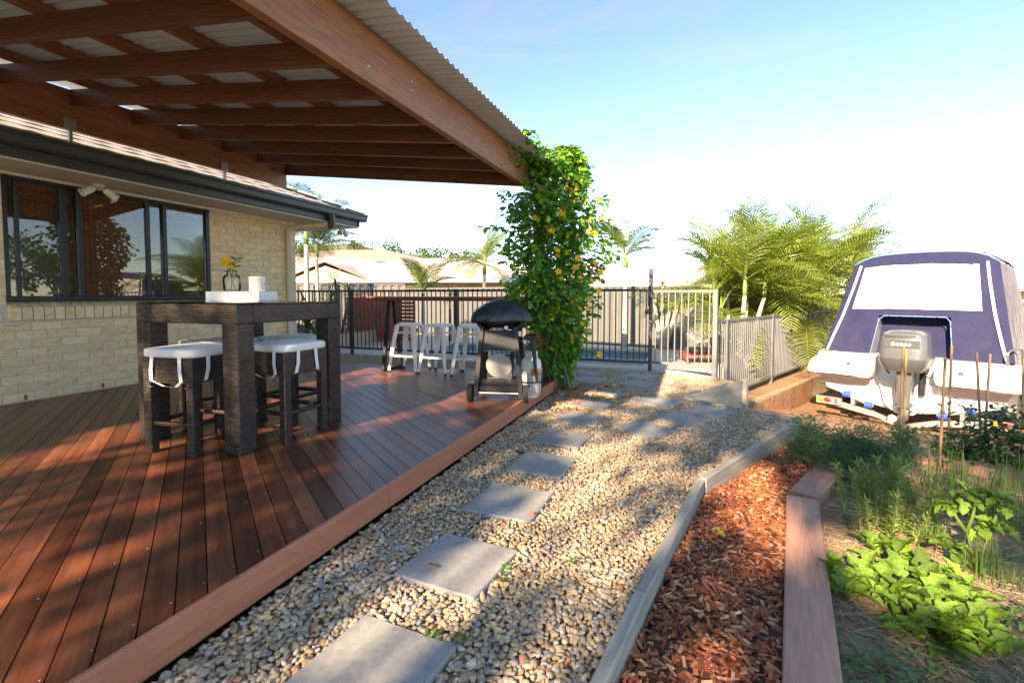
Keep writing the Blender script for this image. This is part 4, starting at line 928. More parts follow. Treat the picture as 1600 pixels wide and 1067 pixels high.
# ================================================================ FLOWERING VINE
RT = Vector((.937, .35, 0)); FW = Vector((-.35, .937, 0))
def frompx(px, py, d):
    # picture direction -> point at a chosen distance (used with distances taken from what the thing stands on)
    pit = R(2.672); f = Vector((-math.sin(R(20.472))*math.cos(pit), math.cos(R(20.472))*math.cos(pit), -math.sin(pit))); r = Vector((math.cos(R(20.472)), math.sin(R(20.472)), 0)); u2 = r.cross(f)
    return Vector((0, 0, 1.05))+f*d+r*((px-800)*d/750)+u2*((495-py)*d/750)
vine = thing('flowering_vine', 'leafy climbing vine with yellow trumpet flowers covering the patio roof post', 'vine', (-1.70, 5.75, -.1))
LEAF = np.array([(0, 0, 0), (.32, .30, .03), (.72, .27, .02), (1, 0, -.10), (.72, -.27, .02), (.32, -.30, .03), (.5, 0, -.05)]); LF = np.array([(0, 6, 1), (1, 6, 2), (2, 6, 3), (3, 6, 4), (4, 6, 5), (5, 6, 0)])
def leafcloud(pos, size, cols, up=.5, rg=None, outward=None):
    rg = rg or RNG; n = len(pos)
    a = rg.uniform(0, 2*math.pi, n); tilt = rg.normal(.35, .45, n); roll = rg.normal(0, .5, n)
    if outward is not None: a = np.arctan2(outward[:, 1], outward[:, 0])+rg.normal(0, .7, n)
    ca, sa, ct, st, cr, sr = np.cos(a), np.sin(a), np.cos(tilt), np.sin(tilt), np.cos(roll), np.sin(roll)
    Z = np.zeros(n); O = np.ones(n)
    Rz = np.stack([ca, -sa, Z, sa, ca, Z, Z, Z, O], 1).reshape(n, 3, 3); Ry = np.stack([ct, Z, st, Z, O, Z, -st, Z, ct], 1).reshape(n, 3, 3); Rx = np.stack([O, Z, Z, Z, cr, -sr, Z, sr, cr], 1).reshape(n, 3, 3)
    RR = np.einsum('nij,njk,nkl->nil', Rz, Ry, Rx); s = np.stack([size]*3, 1)
    V, F = scatter(LEAF, LF, pos, s, RR); return V, F, np.repeat(cols, len(LEAF), 0)
vz = [-.10, .05, .31, .72, 1.13, 1.55, 1.96, 2.37, 2.58, 2.76, 2.86]; vw = [.08, .14, .26, .40, .53, .61, .62, .55, .38, .20, .10]; vo = [.22, .24, .22, .15, .10, .10, .11, .14, .19, .25, .28]
P0 = np.array([-1.745, 5.74])
n = 12000; z = RNG.uniform(-.08, 2.85, n); a = RNG.uniform(0, 2*math.pi, n); w = np.interp(z, vz, vw); o_ = np.interp(z, vz, vo)
lump = np.array([noise.noise(Vector((math.cos(p)*1.6, math.sin(p)*1.6, q*2.6))) for p, q in zip(a, z)])
rr = np.sqrt(RNG.uniform(.12, 1, n))*(1.02+.85*lump)
keep = (lump > -.28) | (RNG.random(n) < .3); z, a, w, o_, rr, lump = z[keep], a[keep], w[keep], o_[keep], rr[keep], lump[keep]
lx, ly = np.cos(a)*w*rr+o_, np.sin(a)*w*.72*rr
pos = np.stack([P0[0]+lx*.937-ly*.35, P0[1]+lx*.35+ly*.937, z], 1)
nf = 4200; zf = RNG.uniform(-.05, 2.7, nf); af = RNG.uniform(-2.6, -.5, nf); rf = RNG.uniform(.25, .72, nf); wf, of = np.interp(zf, vz, vw), np.interp(zf, vz, vo); lx = np.concatenate([lx, np.cos(af)*wf*rf+of]); ly = np.concatenate([ly, np.sin(af)*wf*.72*rf]); z = np.concatenate([z, zf])
pos = np.stack([P0[0]+lx*.937-ly*.35, P0[1]+lx*.35+ly*.937, z], 1)
inroof = (pos[:, 2] > 2.33) & (pos[:, 0] < -1.86); pos = pos[~inroof]; lx = lx[~inroof]; ly = ly[~inroof]
# trailing shoots
ex = []
for s in range(40):
    zz = random.uniform(.2, 2.5); aa = random.choice([random.uniform(2.4, 3.9), random.uniform(-.8, .8), random.uniform(3.9, 5.4)]); w0 = float(np.interp(zz, vz, vw))
    p = Vector((P0[0]+(math.cos(aa)*w0*.8+.1)*.937-math.sin(aa)*w0*.6*.35, P0[1]+(math.cos(aa)*w0*.8+.1)*.35+math.sin(aa)*w0*.6*.937, zz)); d = Vector((math.cos(aa)*.937-math.sin(aa)*.35, math.cos(aa)*.35+math.sin(aa)*.937, random.uniform(-.2, .6))).normalized()
    for k in range(int(random.uniform(6, 20))):
        p = p+d*.022; d = (d+Vector((random.uniform(-.1, .1), random.uniform(-.1, .1), -.035))).normalized(); ex.append((p.x+random.uniform(-.02, .02), p.y+random.uniform(-.02, .02), p.z))
for s in range(160):     # creeping along the sheet edge and the beam
    q = random.random()**1.6; ex.append((-1.50+random.uniform(-.10, .05), 5.60-q*1.15, 2.62+random.uniform(-.12, .08)*(1-q)-.0*q))
for s in range(90): ex.append((-1.78+random.uniform(-.05, .08), 5.55-random.random()**2*.9, 2.56+random.uniform(-.10, .10)))
pos2 = np.concatenate([pos, np.array(ex)]); k = len(pos2)
c = np.stack([RNG.uniform(.035, .085, k), RNG.uniform(.10, .19, k), RNG.uniform(.016, .035, k)], 1); c *= 1.95; yl = RNG.random(k) < .22+.35*np.clip((pos2[:, 2]-2.2)/.6, 0, 1); c[yl] *= (2.3, 1.8, 1.3)  # more yellow-green leaves up top: new growth and sunlit tone put into colour
ow = np.zeros((k, 2)); ow[:, 0] = pos2[:, 0]-P0[0]; ow[:, 1] = pos2[:, 1]-P0[1]
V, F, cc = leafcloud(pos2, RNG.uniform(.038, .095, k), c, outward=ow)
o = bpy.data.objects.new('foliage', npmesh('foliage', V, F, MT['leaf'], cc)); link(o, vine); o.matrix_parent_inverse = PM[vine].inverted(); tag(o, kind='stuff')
for s in range(7):
    pts = []; ph = random.uniform(0, 6)
    for k in range(16):
        zz = -.12+k*.185; pts.append((-1.60+.10*math.cos(ph+k*.55)+(.14 if k < 2 else 0)*(1-k/2)+.03*s/7, 5.70+.09*math.sin(ph+k*.55)+(-.05 if k < 2 else 0), zz))
    MB().tube(pts, [.014-.0006*k for k in range(16)], 6).build('stem', MT['bark'], vine, smooth=True, world=True)
for x, y in ((233, 200), (217, 233), (201, 322), (312, 303), (318, 318), (270, 378), (297, 480), (295, 458), (311, 575), (335, 200), (350, 210), (372, 530), (437, 583), (466, 252), (490, 293), (481, 328), (428, 377), (454, 386), (437, 330), (413, 520), (466, 625), (390, 570), (415, 265), (147, 632), (450, 510), (478, 550), (425, 660), (263, 180), (185, 797), (398, 762), (470, 890), (300, 545), (385, 490), (270, 735)):
    px, py = 760+.375*x, 220+.375*y; zz = 1.05+(460-py)*.0083
    dd = 6.02-.80*float(np.interp(zz, vz, vw))*math.sqrt(max(.10, 1-((px-878)/92)**2))
    p = frompx(px, py, dd)
    inst('flower', FLM, vine, p, (R(72)+random.uniform(-.5, .4), random.uniform(-.4, .4), R(20)+random.uniform(-.8, .9)), random.uniform(.75, 1.1), world=True)

for k in range(22):
    px, py = random.gauss(885, 32), random.uniform(290, 540); zz = 1.05+(460-py)*.0083
    p = frompx(px, py, 6.02-.80*float(np.interp(zz, vz, vw))*math.sqrt(max(.10, 1-((px-878)/92)**2)))
    inst('flower', FLM, vine, p, (R(70)+random.uniform(-.7, .6), random.uniform(-.6, .6), R(20)+random.uniform(-1.2, 1.2)), random.uniform(.5, .85), world=True)
# ================================================================ BOAT
BO = Vector((2.94, 8.46, -.95)); BR = R(-30)
boat = thing('motor_boat', 'white trailer boat with navy canvas canopy and silver outboard parked on the dirt', 'boat', BO, BR)
Z = .95
def sec(v, s, kz, cz, gz_, gu, cu):
    return [(-gu*.96*s, v, gz_), (-gu*s, v, gz_-.12), (-gu*s, v, gz_-.26), (-gu*.93*s, v, gz_-.32), (-cu*s, v, cz), (-cu*.55*s, v, (cz*.45+kz*.55)), (0, v, kz), (cu*.55*s, v, (cz*.45+kz*.55)), (cu*s, v, cz), (gu*.93*s, v, gz_-.32), (gu*s, v, gz_-.26), (gu*s, v, gz_-.12), (gu*.96*s, v, gz_)]
hull = MB(); hull.loft([sec(0, 1, .27, .52, 1.09, 1.17, 1.0), sec(1.2, 1, .27, .53, 1.12, 1.19, 1.0), sec(2.6, .98, .28, .58, 1.2, 1.19, .96), sec(3.8, .86, .32, .70, 1.3, 1.17, .88), sec(4.7, .55, .45, .9, 1.38, 1.1, .75), sec(5.3, .16, .85, 1.15, 1.43, .9, .6)], cap=True)
hull.build('hull', MT['gel'], boat, smooth=35)
for s in (-1, 1):
    b = MB(); rings = []
    for z, x0, x1, y0, y1 in ((.76, .40, 1.16, -.30, .05), (.79, .36, 1.20, -.37, .05), (.86, .34, 1.20, -.38, .05), (.98, .34, 1.16, -.36, .05), (1.08, .36, 1.06, -.26, .05), (1.11, .40, 1.0, -.18, .05)):
        ring = []
        for (cx_, cy_, a0) in ((x1-.12, y0+.12, -90), (x1-.04, y1-.04, 0), (x0+.04, y1-.04, 90), (x0+.06, y0+.06, 180)):
            r = .12 if a0 == -90 else (.06 if a0 == 180 else .04)
            for k in range(5):
                a = R(a0+k*22.5); ring.append((s*(cx_+r*math.cos(a)), cy_+r*math.sin(a), z))
        rings.append(ring)
    b.loft(rings); b.build('stern_platform', MT['gel'], boat, smooth=35)
    rub = [(s*1.165, -.22, .80), (s*1.10, -.355, .795), (s*.6, -.372, .785), (s*.40, -.34, .80)]
    MB().tube(rub, .011, 6).build('rub_rail', MT['rubber'], boat)
    MB().loft([[(s*.42, .0, .76), (s*1.10, .0, .76), (s*1.10, -.10, .76), (s*.42, -.10, .76)], [(s*.42, .0, .62), (s*1.02, .0, .60), (s*1.0, -.03, .60), (s*.42, -.03, .62)]]).build('stern_recess', MT['gel2'], boat)
    MB().lathe([(.03, 0), (.022, -.006)], (s*.62, -.372, .97), 14, 'y').build('stern_fitting', MT['silver'], boat)
MB().loft([[(-.34, .02, .74), (.34, .02, .74), (.30, -.14, .74), (-.30, -.14, .74)], [(-.26, .02, .40), (.26, .02, .40), (.22, -.14, .40), (-.22, -.14, .40)], [(-.12, .02, .28), (.12, .02, .28), (.10, -.10, .28), (-.10, -.10, .28)]]).build('engine_pod', MT['gel'], boat)
MB().tube([(1.02, -.16, 1.10), (1.02, -.16, 1.26), (1.05, -.12, 1.30), (1.12, .1, 1.30), (1.13, .14, 1.26), (1.13, .14, 1.10)], .013, 8).build('grab_rail', MT['silver'], boat, smooth=True)
# canopy: base ring, shoulder, roof
def bl(u, v, z): return Vector((u, v, z))
top = lambda u, v: 2.47+.20*(1-.25*(u/.86)**2-.75*(u/.86)**6)-.05*((v-1.4)/.9)**2
b = MB(); nu = 16
arc = []
cr = []
for j, v in enumerate(np.linspace(.58, 2.4, 6)):
    cr.append([(u, v, top(u, v)) for u in np.linspace(-.83, .85, nu)])
b.loft(cr, cap=False, closed=False)
# valance over the rear window
b.loft([[(u, (.575), top(u, .58)) for u in np.linspace(-.83, .85, nu)], [(u*1.01, .46, top(u, .58)-.17-.02*(abs(u)/.85)**4) for u in np.linspace(-.83, .85, nu)]], cap=False, closed=False)
b.build('canopy_roof', MT['bluecanvas'], boat, smooth=True)
MB().tube([(u, .57, top(u, .58)+.004) for u in np.linspace(-.83, .85, nu)], .011, 6).build('canopy_piping', MT['bluetrim'], boat, smooth=True)
# rear cloth in pieces round the engine cut-out
def rearpt(f, g):
    # f 0..1 across, g 0 (bottom)..1 (top)
    ub, ut = -1.05+2.13*f, -.83+1.68*f; zb = 1.125-.03*math.sin(math.pi*f); zt = 2.44+.12*math.sin(math.pi*f)**.4
    g2 = g; u_ = ub+(ut-ub)*g2; v_ = -.02+.56*g2**1.1-.05*math.sin(math.pi*f)*math.sin(math.pi*g2)+.03*noise.noise(Vector((f*5, g2*3.5, 2)))+.012*noise.noise(Vector((f*13, g2*6+f*4, 7))); return Vector((u_, v_, zb+(zt-zb)*g2))
def patch(f0, f1, g0, g1, n=16, off=0):
    b = MB(); b.loft([[rearpt(f0+(f1-f0)*i/n, g0+(g1-g0)*j/n)+Vector((0, off, 0)) for i in range(n+1)] for j in range(n+1)], cap=False, closed=False); return b
b = patch(0, .29, 0, .40); b2 = patch(.715, 1, 0, .40); b.add(b2.v, b2.f); b2 = patch(0, 1, .40, 1.0, 32); b.add(b2.v, b2.f)
b.build('rear_curtain', MT['bluecanvas'], boat, smooth=True)
b = patch(.29, .715, .0, .40, 6, .30); A = [rearpt(.29, g) for g in np.linspace(0, .4, 7)]; B = [rearpt(.715, g) for g in np.linspace(0, .4, 7)]; Cc = [rearpt(f, .4) for f in np.linspace(.29, .715, 7)]
for L_ in (A, B, Cc): b.loft([L_, [p+Vector((0, .30, 0)) for p in L_]], cap=False, closed=False)
b.build('engine_well_cloth', MT['bluecanvas'], boat, smooth=35)
path = [rearpt(.285, 0), rearpt(.30, .36), rearpt(.33, .40), rearpt(.69, .40), rearpt(.712, .36), rearpt(.72, 0)]
MB().tube([p+Vector((0, -.008, 0)) for p in path], .007, 6).build('well_piping', MT['bluetrim'], boat, smooth=True)
for f, g in ((.283, .08), (.288, .2), (.295, .32), (.36, .405), (.43, .405), (.5, .405), (.57, .405), (.64, .405), (.715, .32), (.72, .2), (.722, .08)):
    MB().lathe([(.011, 0), (.008, -.008)], rearpt(f, g)+Vector((0, -.022, 0)), 8, 'y').build('press_stud', MT['silver'], boat)
b = patch(.105, .875, .47, .93, 24, -.016); b.build('clear_window', MT['vinyl'], boat, smooth=True)
for f0, f1 in ((.068, .030), (.925, .960)):
    pts = [rearpt(f0+(f1-f0)*(1-g)**2*1.2, g)+Vector((0, -.02, 0)) for g in np.linspace(.0, .96, 12)]
    MB().tube(pts, .019, 6).build('zip_flap', MT['whitep'], boat, smooth=True)
for s in (-1, 1):
    f = 0 if s < 0 else 1
    b = MB(); n = 8; rows = []
    for g in np.linspace(0, 1, n+1):
        p = rearpt(f, g); e = Vector((1.08*s if s > 0 else -1.06, 2.9, 1.16)).lerp(Vector((.84*s, 2.4, 2.44)), g); rows.append([p.lerp(e, k/8)+Vector((s*.05*math.sin(math.pi*k/8)*math.sin(math.pi*g), 0, 0)) for k in range(9)])
    b.loft(rows, cap=False, closed=False); b.build('side_curtain', MT['bluecanvas'], boat, smooth=True)
b = MB(); b.loft([[(u, 2.4, 2.42) for u in np.linspace(-.83, .85, 8)], [(u*1.25, 2.95, 1.18) for u in np.linspace(-.83, .85, 8)]], cap=False, closed=False); b.build('front_curtain', MT['vinyl'], boat)
# outboard
EV = [o for o in boat.children]
def rrect(w, d, z, cy_, r=.08, n=5, du=0):
    ring = []
    for cx_, c2, a0 in ((w/2-r, d/2-r, 0), (-w/2+r, d/2-r, 90), (-w/2+r, -d/2+r, 180), (w/2-r, -d/2+r, 270)):
        for k in range(n):
            a = R(a0+k*90/(n-1)); ring.append((cx_+r*math.cos(a)+du, cy_+c2+r*math.sin(a), z))
    return ring
ey = -.50
cw = MB(); cw.loft([rrect(.46, .50, Z+.02, ey, .12), rrect(.58, .60, Z+.10, ey, .13), rrect(.62, .64, Z+.17, ey, .13), rrect(.62, .64, Z+.20, ey, .13)]); cw.build('lower_cowling', MT['silverd'], boat, smooth=40)
cw = MB(); cw.loft([rrect(.61, .63, Z+.20, ey, .13), rrect(.60, .62, Z+.30, ey, .12), rrect(.575, .60, Z+.46, ey, .11), rrect(.54, .57, Z+.52, ey, .12), rrect(.42, .46, Z+.56, ey, .14), rrect(.2, .25, Z+.57, ey, .08)]); cw.build('cowling', MT['silver'], boat, smooth=40)
MB().bbox((0, ey-.308, Z+.395), (.44, .012, .10), .004, Matrix.Rotation(R(-4), 3, 'X')).build('name_band', MT['silverd'], boat)
lg = MB(); lg.lathe([(.026, 0), (.026, -.003)], (-.10, ey-.318, Z+.39), 16, 'y')
for k, w_ in enumerate((.03, .038, .03, .034)): lg.bbox((-.045+k*.048, ey-.319, Z+.39), (w_, .004, .034), .006)
lg.build('emblem', MT['whitep'], boat)
for k in range(3): MB().bbox((0, ey-.298, Z+.47+k*.014), (.42, .01, .006), .002).build('vent_slat', MT['silverd'], boat)
MB().loft([rrect(.22, .34, Z+.03, ey+.02, .05), rrect(.19, .30, Z-.20, ey+.02, .05), rrect(.15, .26, Z-.50, ey, .05), rrect(.10, .22, Z-.62, ey-.02, .04)]).build('engine_leg', MT['silver'], boat, smooth=40)
MB().bbox((0, ey-.06, Z-.46), (.24, .36, .018), .006).build('cavitation_plate', MT['silver'], boat)
MB().lathe([(.02, -.18), (.055, -.12), (.06, .05), (.045, .12)], (0, ey-.05, Z-.62), 16, 'y').build('gearcase', MT['silver'], boat, smooth=40)
b = MB()
for k in range(3):
    m = Matrix.Translation((0, ey-.22, Z-.62)) @ Matrix.Rotation(R(120*k+20), 4, 'Y') @ Matrix.Rotation(R(28), 4, 'Z')
    b.add([m @ Vector(p) for p in ((-.02, 0, .04), (.03, 0, .04), (.07, 0, .10), (.05, 0, .155), (-.02, 0, .165), (-.05, 0, .10))], [(0, 1, 2, 3, 4, 5)])
b.build('propeller', MT['alu'], boat)
for s in (-1, 1):
    MB().bbox((s*.15, -.20, Z-.17), (.07, .12, .36), .01).build('mount_bracket', MT['black'], boat)
    MB().tube([(s*.16, -.30, Z+.05), (s*.30, -.30, Z+.04), (s*.36, -.18, Z-.02), (s*.32, -.08, Z-.10)], .012, 6).build('control_cable', MT['whitep'] if s > 0 else MT['black'], boat, smooth=True)
for o in [o for o in boat.children if o not in EV]:
    o.location = (.085, 0, 0); o.scale = (.86, 1, 1)
# trailer
tr = thing('boat_trailer', 'galvanised boat trailer with blue rollers and red tail lights under the boat', 'trailer', BO, BR)
for s in (-1, 1):
    MB().beam((s*.62, -.12, .36), (s*.62, 3.0, .36), .05, .10, bev=.004).build('side_rail', MT['galv'], tr)
    MB().beam((s*.62, 3.0, .36), (0, 6.2, .40), .05, .10, bev=.004).build('drawbar', MT['galv'], tr)
    MB().bbox((s*.95, -.16, .335), (.30, .02, .12), .004).build('light_board', MT['galv'], tr)
    for du, m_ in ((-.045, 'amber'), (.045, 'red')):
        b = MB(); b.loft([[(s*.985+du+x*.048*k, -.172-y_, .345+q*.036*k) for x, q in [(math.cos(a), math.sin(a)) for a in np.linspace(0, 2*math.pi, 16, endpoint=False)]] for y_, k in ((0, 1), (.012, .96), (.02, .7))]); b.build('tail_light', MT[m_], tr, smooth=True)
    MB().bbox((s*.80, -.145, .335), (.10, .05, .10), .004).build('bracket', MT['galv'], tr)
    for u_ in (.70, .42):
        MB().lathe([(.03, -.05), (.05, -.045), (.05, .045), (.03, .05)], (s*u_, -.10, .46-.12*(.70-u_)/.28), 16, 'x').build('roller', MT['roller'], tr, smooth=40)
    MB().beam((s*.76, -.10, .47), (s*.36, -.10, .33), .03, .03).build('roller_arm', MT['galv'], tr)
    wheel(tr, (s*.93, 1.1, .29), .29, .19, 'galv')
    b = MB(); rows = [[(s*.82, 1.1+.36*math.cos(a), .29+.36*math.sin(a)) for a in np.linspace(0, math.pi, 14)], [(s*1.06, 1.1+.36*math.cos(a), .29+.36*math.sin(a)) for a in np.linspace(0, math.pi, 14)], [(s*1.065, 1.1+.34*math.cos(a), .27+.34*math.sin(a)) for a in np.linspace(0, math.pi, 14)]]
    b.loft(rows, cap=False, closed=False); b.build('mudguard', MT['silverd'], tr, smooth=40)
MB().beam((-.85, -.10, .30), (-.35, -.10, .22), .05, .08).beam((-.35, -.10, .22), (0, -.10, .10), .05, .07).beam((0, -.10, .10), (.35, -.10, .22), .05, .07).beam((.35, -.10, .22), (.85, -.10, .30), .05, .08).build('rear_crossbeam', MT['galv'], tr)
for v in (1.1, 2.4): MB().bbox((0, v, .24), (1.9 if v < 2 else 1.24, .06, .07), .004).build('axle_beam', MT['galv'], tr)
MB().lathe([(.09, -.03), (.11, 0), (.09, .03)], (0, 6.1, .11), 18, 'x').beam((0, 6.1, .12), (0, 6.1, .5), .05, .05, (0, 1, 0)).build('jockey_wheel', MT['rubber'], tr)
# ================================================================ VEGETATION
def gnd(px, py, z):
    d = frompx(px, py, 1.0)-Vector((0, 0, 1.05)); t = (z-1.05)/d.z; return Vector((0, 0, 1.05))+d*t
def frondmesh(L, n=34, ll=.42, droop=.9, rise=.9, mat='frond', vee=.5, w=.022, seed=0, taper=1.0):
    rg = random.Random(seed); b = MB(); K = 14; pts = []
    x = z = 0; a = math.atan(rise)
    for k in range(K+1):
        pts.append(Vector((x, 0, z))); s = L/K; x += math.cos(a)*s; z += math.sin(a)*s; a -= droop/K*(.5+1.0*k/K)
    def at(t):
        f = t*K; i = min(int(f), K-1); return pts[i].lerp(pts[i+1], f-i), (pts[i+1]-pts[i]).normalized()
    b.tube(pts, [.016*(1-.85*k/K)*(L/1.5) for k in range(K+1)], 5)
    for s in (-1, 1):
        for k in range(n):
            t = .16+.84*k/(n-1); p, d = at(min(t, .999)); lt = ll*(math.sin(math.pi*(t*.86+.10))**.7)*rg.uniform(.88, 1.1)+.03
            side = Vector((0, s, 0)); upv = d.cross(side)*s if False else side.cross(d)*s
            upv = Vector((-d.z, 0, d.x))
            dr = (d*(.45+.5*t)+side*1.0+upv*vee*rg.uniform(.6, 1.3)).normalized(); dn = dr+Vector((0, 0, -.55*rg.uniform(.6, 1.5)))
            q = p+dr*lt*.5; e = q+dn.normalized()*lt*.5; wv = d*w*(lt/ll*.5+.5)
            b.add([p-wv*.35, p+wv*.35, q+wv*.5, q-wv*.5, e], [(0, 1, 2, 3), (3, 2, 4)])
    return b.mesh('frond', MT[mat], smooth=False)
def palm(label, base, h, trunk_r, fronds, n, elev, seed=1, cs=0, lean=(0, 0), sc=(.85, 1.1), group=None, name='palm_tree', stems=None, mats='palmbark', cat='palm'):
    rg = random.Random(seed); t = thing(name, label, cat, base, 0, group)
    for (sx, sy, sh, slx, sly) in (stems or [(0, 0, h, lean[0], lean[1])]):
        K = 8; pts = [(sx+slx*(k/K)**1.6*sh, sy+sly*(k/K)**1.6*sh, sh*k/K-.05*(k == 0)) for k in range(K+1)]
        rad = [trunk_r*(1.25-.45*k/K) for k in range(K+1)]
        MB().tube(pts, rad, 10).build('trunk', MT[mats], t, smooth=True)
        top = Vector(pts[-1])
        if cs:
            MB().tube([top, top+Vector((0, 0, cs*.5)), top+Vector((0, 0, cs))], [trunk_r*1.0, trunk_r*.95, trunk_r*.5], 10).build('crownshaft', MT['palmgreen'], t, smooth=True); top = top+Vector((0, 0, cs*.8))
        a0 = rg.uniform(0, 6)
        for k in range(n):
            el = elev[0]+(elev[1]-elev[0])*((k*.618) % 1); az = a0+k*2.399+rg.uniform(-.2, .2)
            inst('frond', rg.choice(fronds), t, top, (rg.uniform(-.25, .25), -el, az), rg.uniform(*sc))
    return t
FA = [frondmesh(1.9, 30, .52, .95, .55, 'frondy', .45, .030, s) for s in range(3)]
FA2 = [frondmesh(1.9, 30, .50, 1.25, .55, 'frondy', .35, .030, 9+s) for s in range(2)]+[frondmesh(1.8, 30, .48, 1.1, .55, 'frond', .4, .03, 15)]
FB = [frondmesh(1.6, 32, .50, 1.1, .6, 'frond', .25, .036, 20+s) for s in range(3)]
FC = [frondmesh(.95, 28, .26, .8, .6, 'frond', .35, .022, 30+s) for s in range(2)]
# golden cane clumps along the side fence, rooted between fence and boundary
def clump(label, px, d, zb, ns, h, seed, spread):
    rg = random.Random(seed); p = frompx(px, 460, d); st = []
    for k in range(ns):
        a = 2*math.pi*k/ns+rg.uniform(-.4, .4); r = spread*rg.uniform(.3, 1); st.append((r*math.cos(a), r*math.sin(a), h*rg.uniform(.35, 1.05), .18*math.cos(a), .18*math.sin(a)))
    palm(label, (p.x, p.y, zb), h, .042, FA+FA2, 11, (-.65, 1.15), seed, .35, stems=st, sc=(.75, 1.05), group='golden cane palm clumps behind the side fence', name='cane_palm')
clump('golden cane palm clump right behind the pool gate end of the side fence', 1150, 9.4, -.15, 6, 1.15, 11, .42)
clump('tall golden cane palm clump behind the middle of the side fence', 1222, 10.6, -.40, 8, 1.75, 12, .5)
clump('golden cane palm clump behind the side fence next to the boat canopy', 1305, 12.2, -.45, 8, 2.0, 15, .6)
p = frompx(977, 460, 10.3); palm('slender single palm by the pool between the vine and the gate', (p.x, p.y, -.12), 1.75, .05, FB, 8, (-.1, 1.1), 21, .3, sc=(.55, .75))
p = frompx(757, 460, 16.5); palm('palm with drooping yellow-green fronds behind the boundary fence above the bar counter', (p.x, p.y, -.9), 2.65, .07, FB+FA[:1], 12, (-.7, 1.15), 23, .4, sc=(.85, 1.15))
p = frompx(661, 460, 11.2); palm('short dark green palm with thin pale trunk beside the pool', (p.x, p.y, -.12), 1.15, .045, FB, 9, (-.15, 1.2), 25, .12, sc=(.45, .68))
p = frompx(480, 460, 13.0); palm('pale-trunked palm rising behind the house corner eave', (p.x, p.y, -.2), 2.6, .07, FB, 12, (-.6, 1.0), 27, .4, sc=(.8, 1.0))
p = frompx(496, 460, 14.2); palm('second slimmer palm behind the house corner, next to the pale-trunked one', (p.x, p.y, -.2), 2.35, .06, FB, 11, (-.6, .9), 29, .4, sc=(.8, 1.0))
# strap-leaved plants
def strapmesh(L, w, droop, mat='strap', seed=0):
    b = MB(); K = 6; a = 0; x = z = 0; P = []
    for k in range(K+1):
        P.append((x, z)); s = L/K; x += math.cos(a)*s; z += math.sin(a)*s; a -= droop/K
    for k, (x, z) in enumerate(P):
        ww = w*(.6+.4*math.sin(math.pi*min(1, k/K+.2)))*(1-(k/K)**4); b.v += [(x, -ww/2, z+ww*.2), (x, 0, z), (x, ww/2, z+ww*.2)]
    b.f = [(k*3+j, k*3+j+1, k*3+j+4, k*3+j+3) for k in range(K) for j in range(2)]
    return b.mesh('leaf', MT[mat], smooth=True)
SM = [strapmesh(.6, .045, .5), strapmesh(.6, .045, .9), strapmesh(.6, .04, .25)]
SMY = [strapmesh(.45, .035, .5, 'frondy'), strapmesh(.45, .035, .8, 'frondy')]
def rosette(t, c, n, el, ms, sc, rg):
    for k in range(n): inst('leaf', rg.choice(ms), t, c, (0, -(el[0]+(el[1]-el[0])*rg.random()), k*2.399+rg.uniform(-.2, .2)), rg.uniform(*sc))
def strapplant(label, px, d, zb, heads, leaves, el, sc, ms, seed, stem=.03, name='spiky_plant', cat='plant', bark='bark'):
    rg = random.Random(seed); p = frompx(px, 460, d); t = thing(name, label, cat, (p.x, p.y, zb))
    for (x, y, z) in heads:
        MB().tube([(x*.1, y*.1, -.04), (x*.55, y*.55, z*.5), (x, y, z)], [stem*1.3, stem, stem*.8], 7).build('stem', MT[bark], t, smooth=True); rosette(t, Vector((x, y, z)), leaves, el, ms, sc, rg)
    return t
strapplant('bushy green yucca with sword leaves at the house corner', 477, 9.0, -.12, [(0, 0, .55), (.12, .1, .3), (-.1, .15, .75)], 26, (-.1, 1.4), (.8, 1.25), SM, 41)
strapplant('branching dragon tree with pale stems in front of the dark fence', 528, 11.5, -.1, [(.25, .1, 1.15), (-.2, 0, 1.0), (.1, -.2, 1.45), (-.35, .1, .7)], 22, (-.3, 1.3), (.6, .9), SM, 42, .035, 'dragon_tree')
strapplant('variegated yellow spiky plant below the dragon tree', 512, 10.6, -.1, [(0, 0, .75)], 24, (-.2, 1.4), (.8, 1.2), SMY, 43)
strapplant('slim yucca with one leaf head casting its shadow on the fence', 703, 12.0, -.12, [(0, 0, 1.12)], 30, (-.6, 1.4), (.6, .85), SMY+SM[2:], 44, .035)
strapplant('pale-stemmed branching dragon tree behind the pool gate', 1036, 10.2, -.12, [(.15, 0, .95), (-.18, 0, 1.05), (.4, .05, 1.3), (-.02, .1, 1.35), (.3, .1, .8)], 20, (-.6, 1.3), (.5, .8), SMY, 45, .04, 'dragon_tree', bark='palmbark')

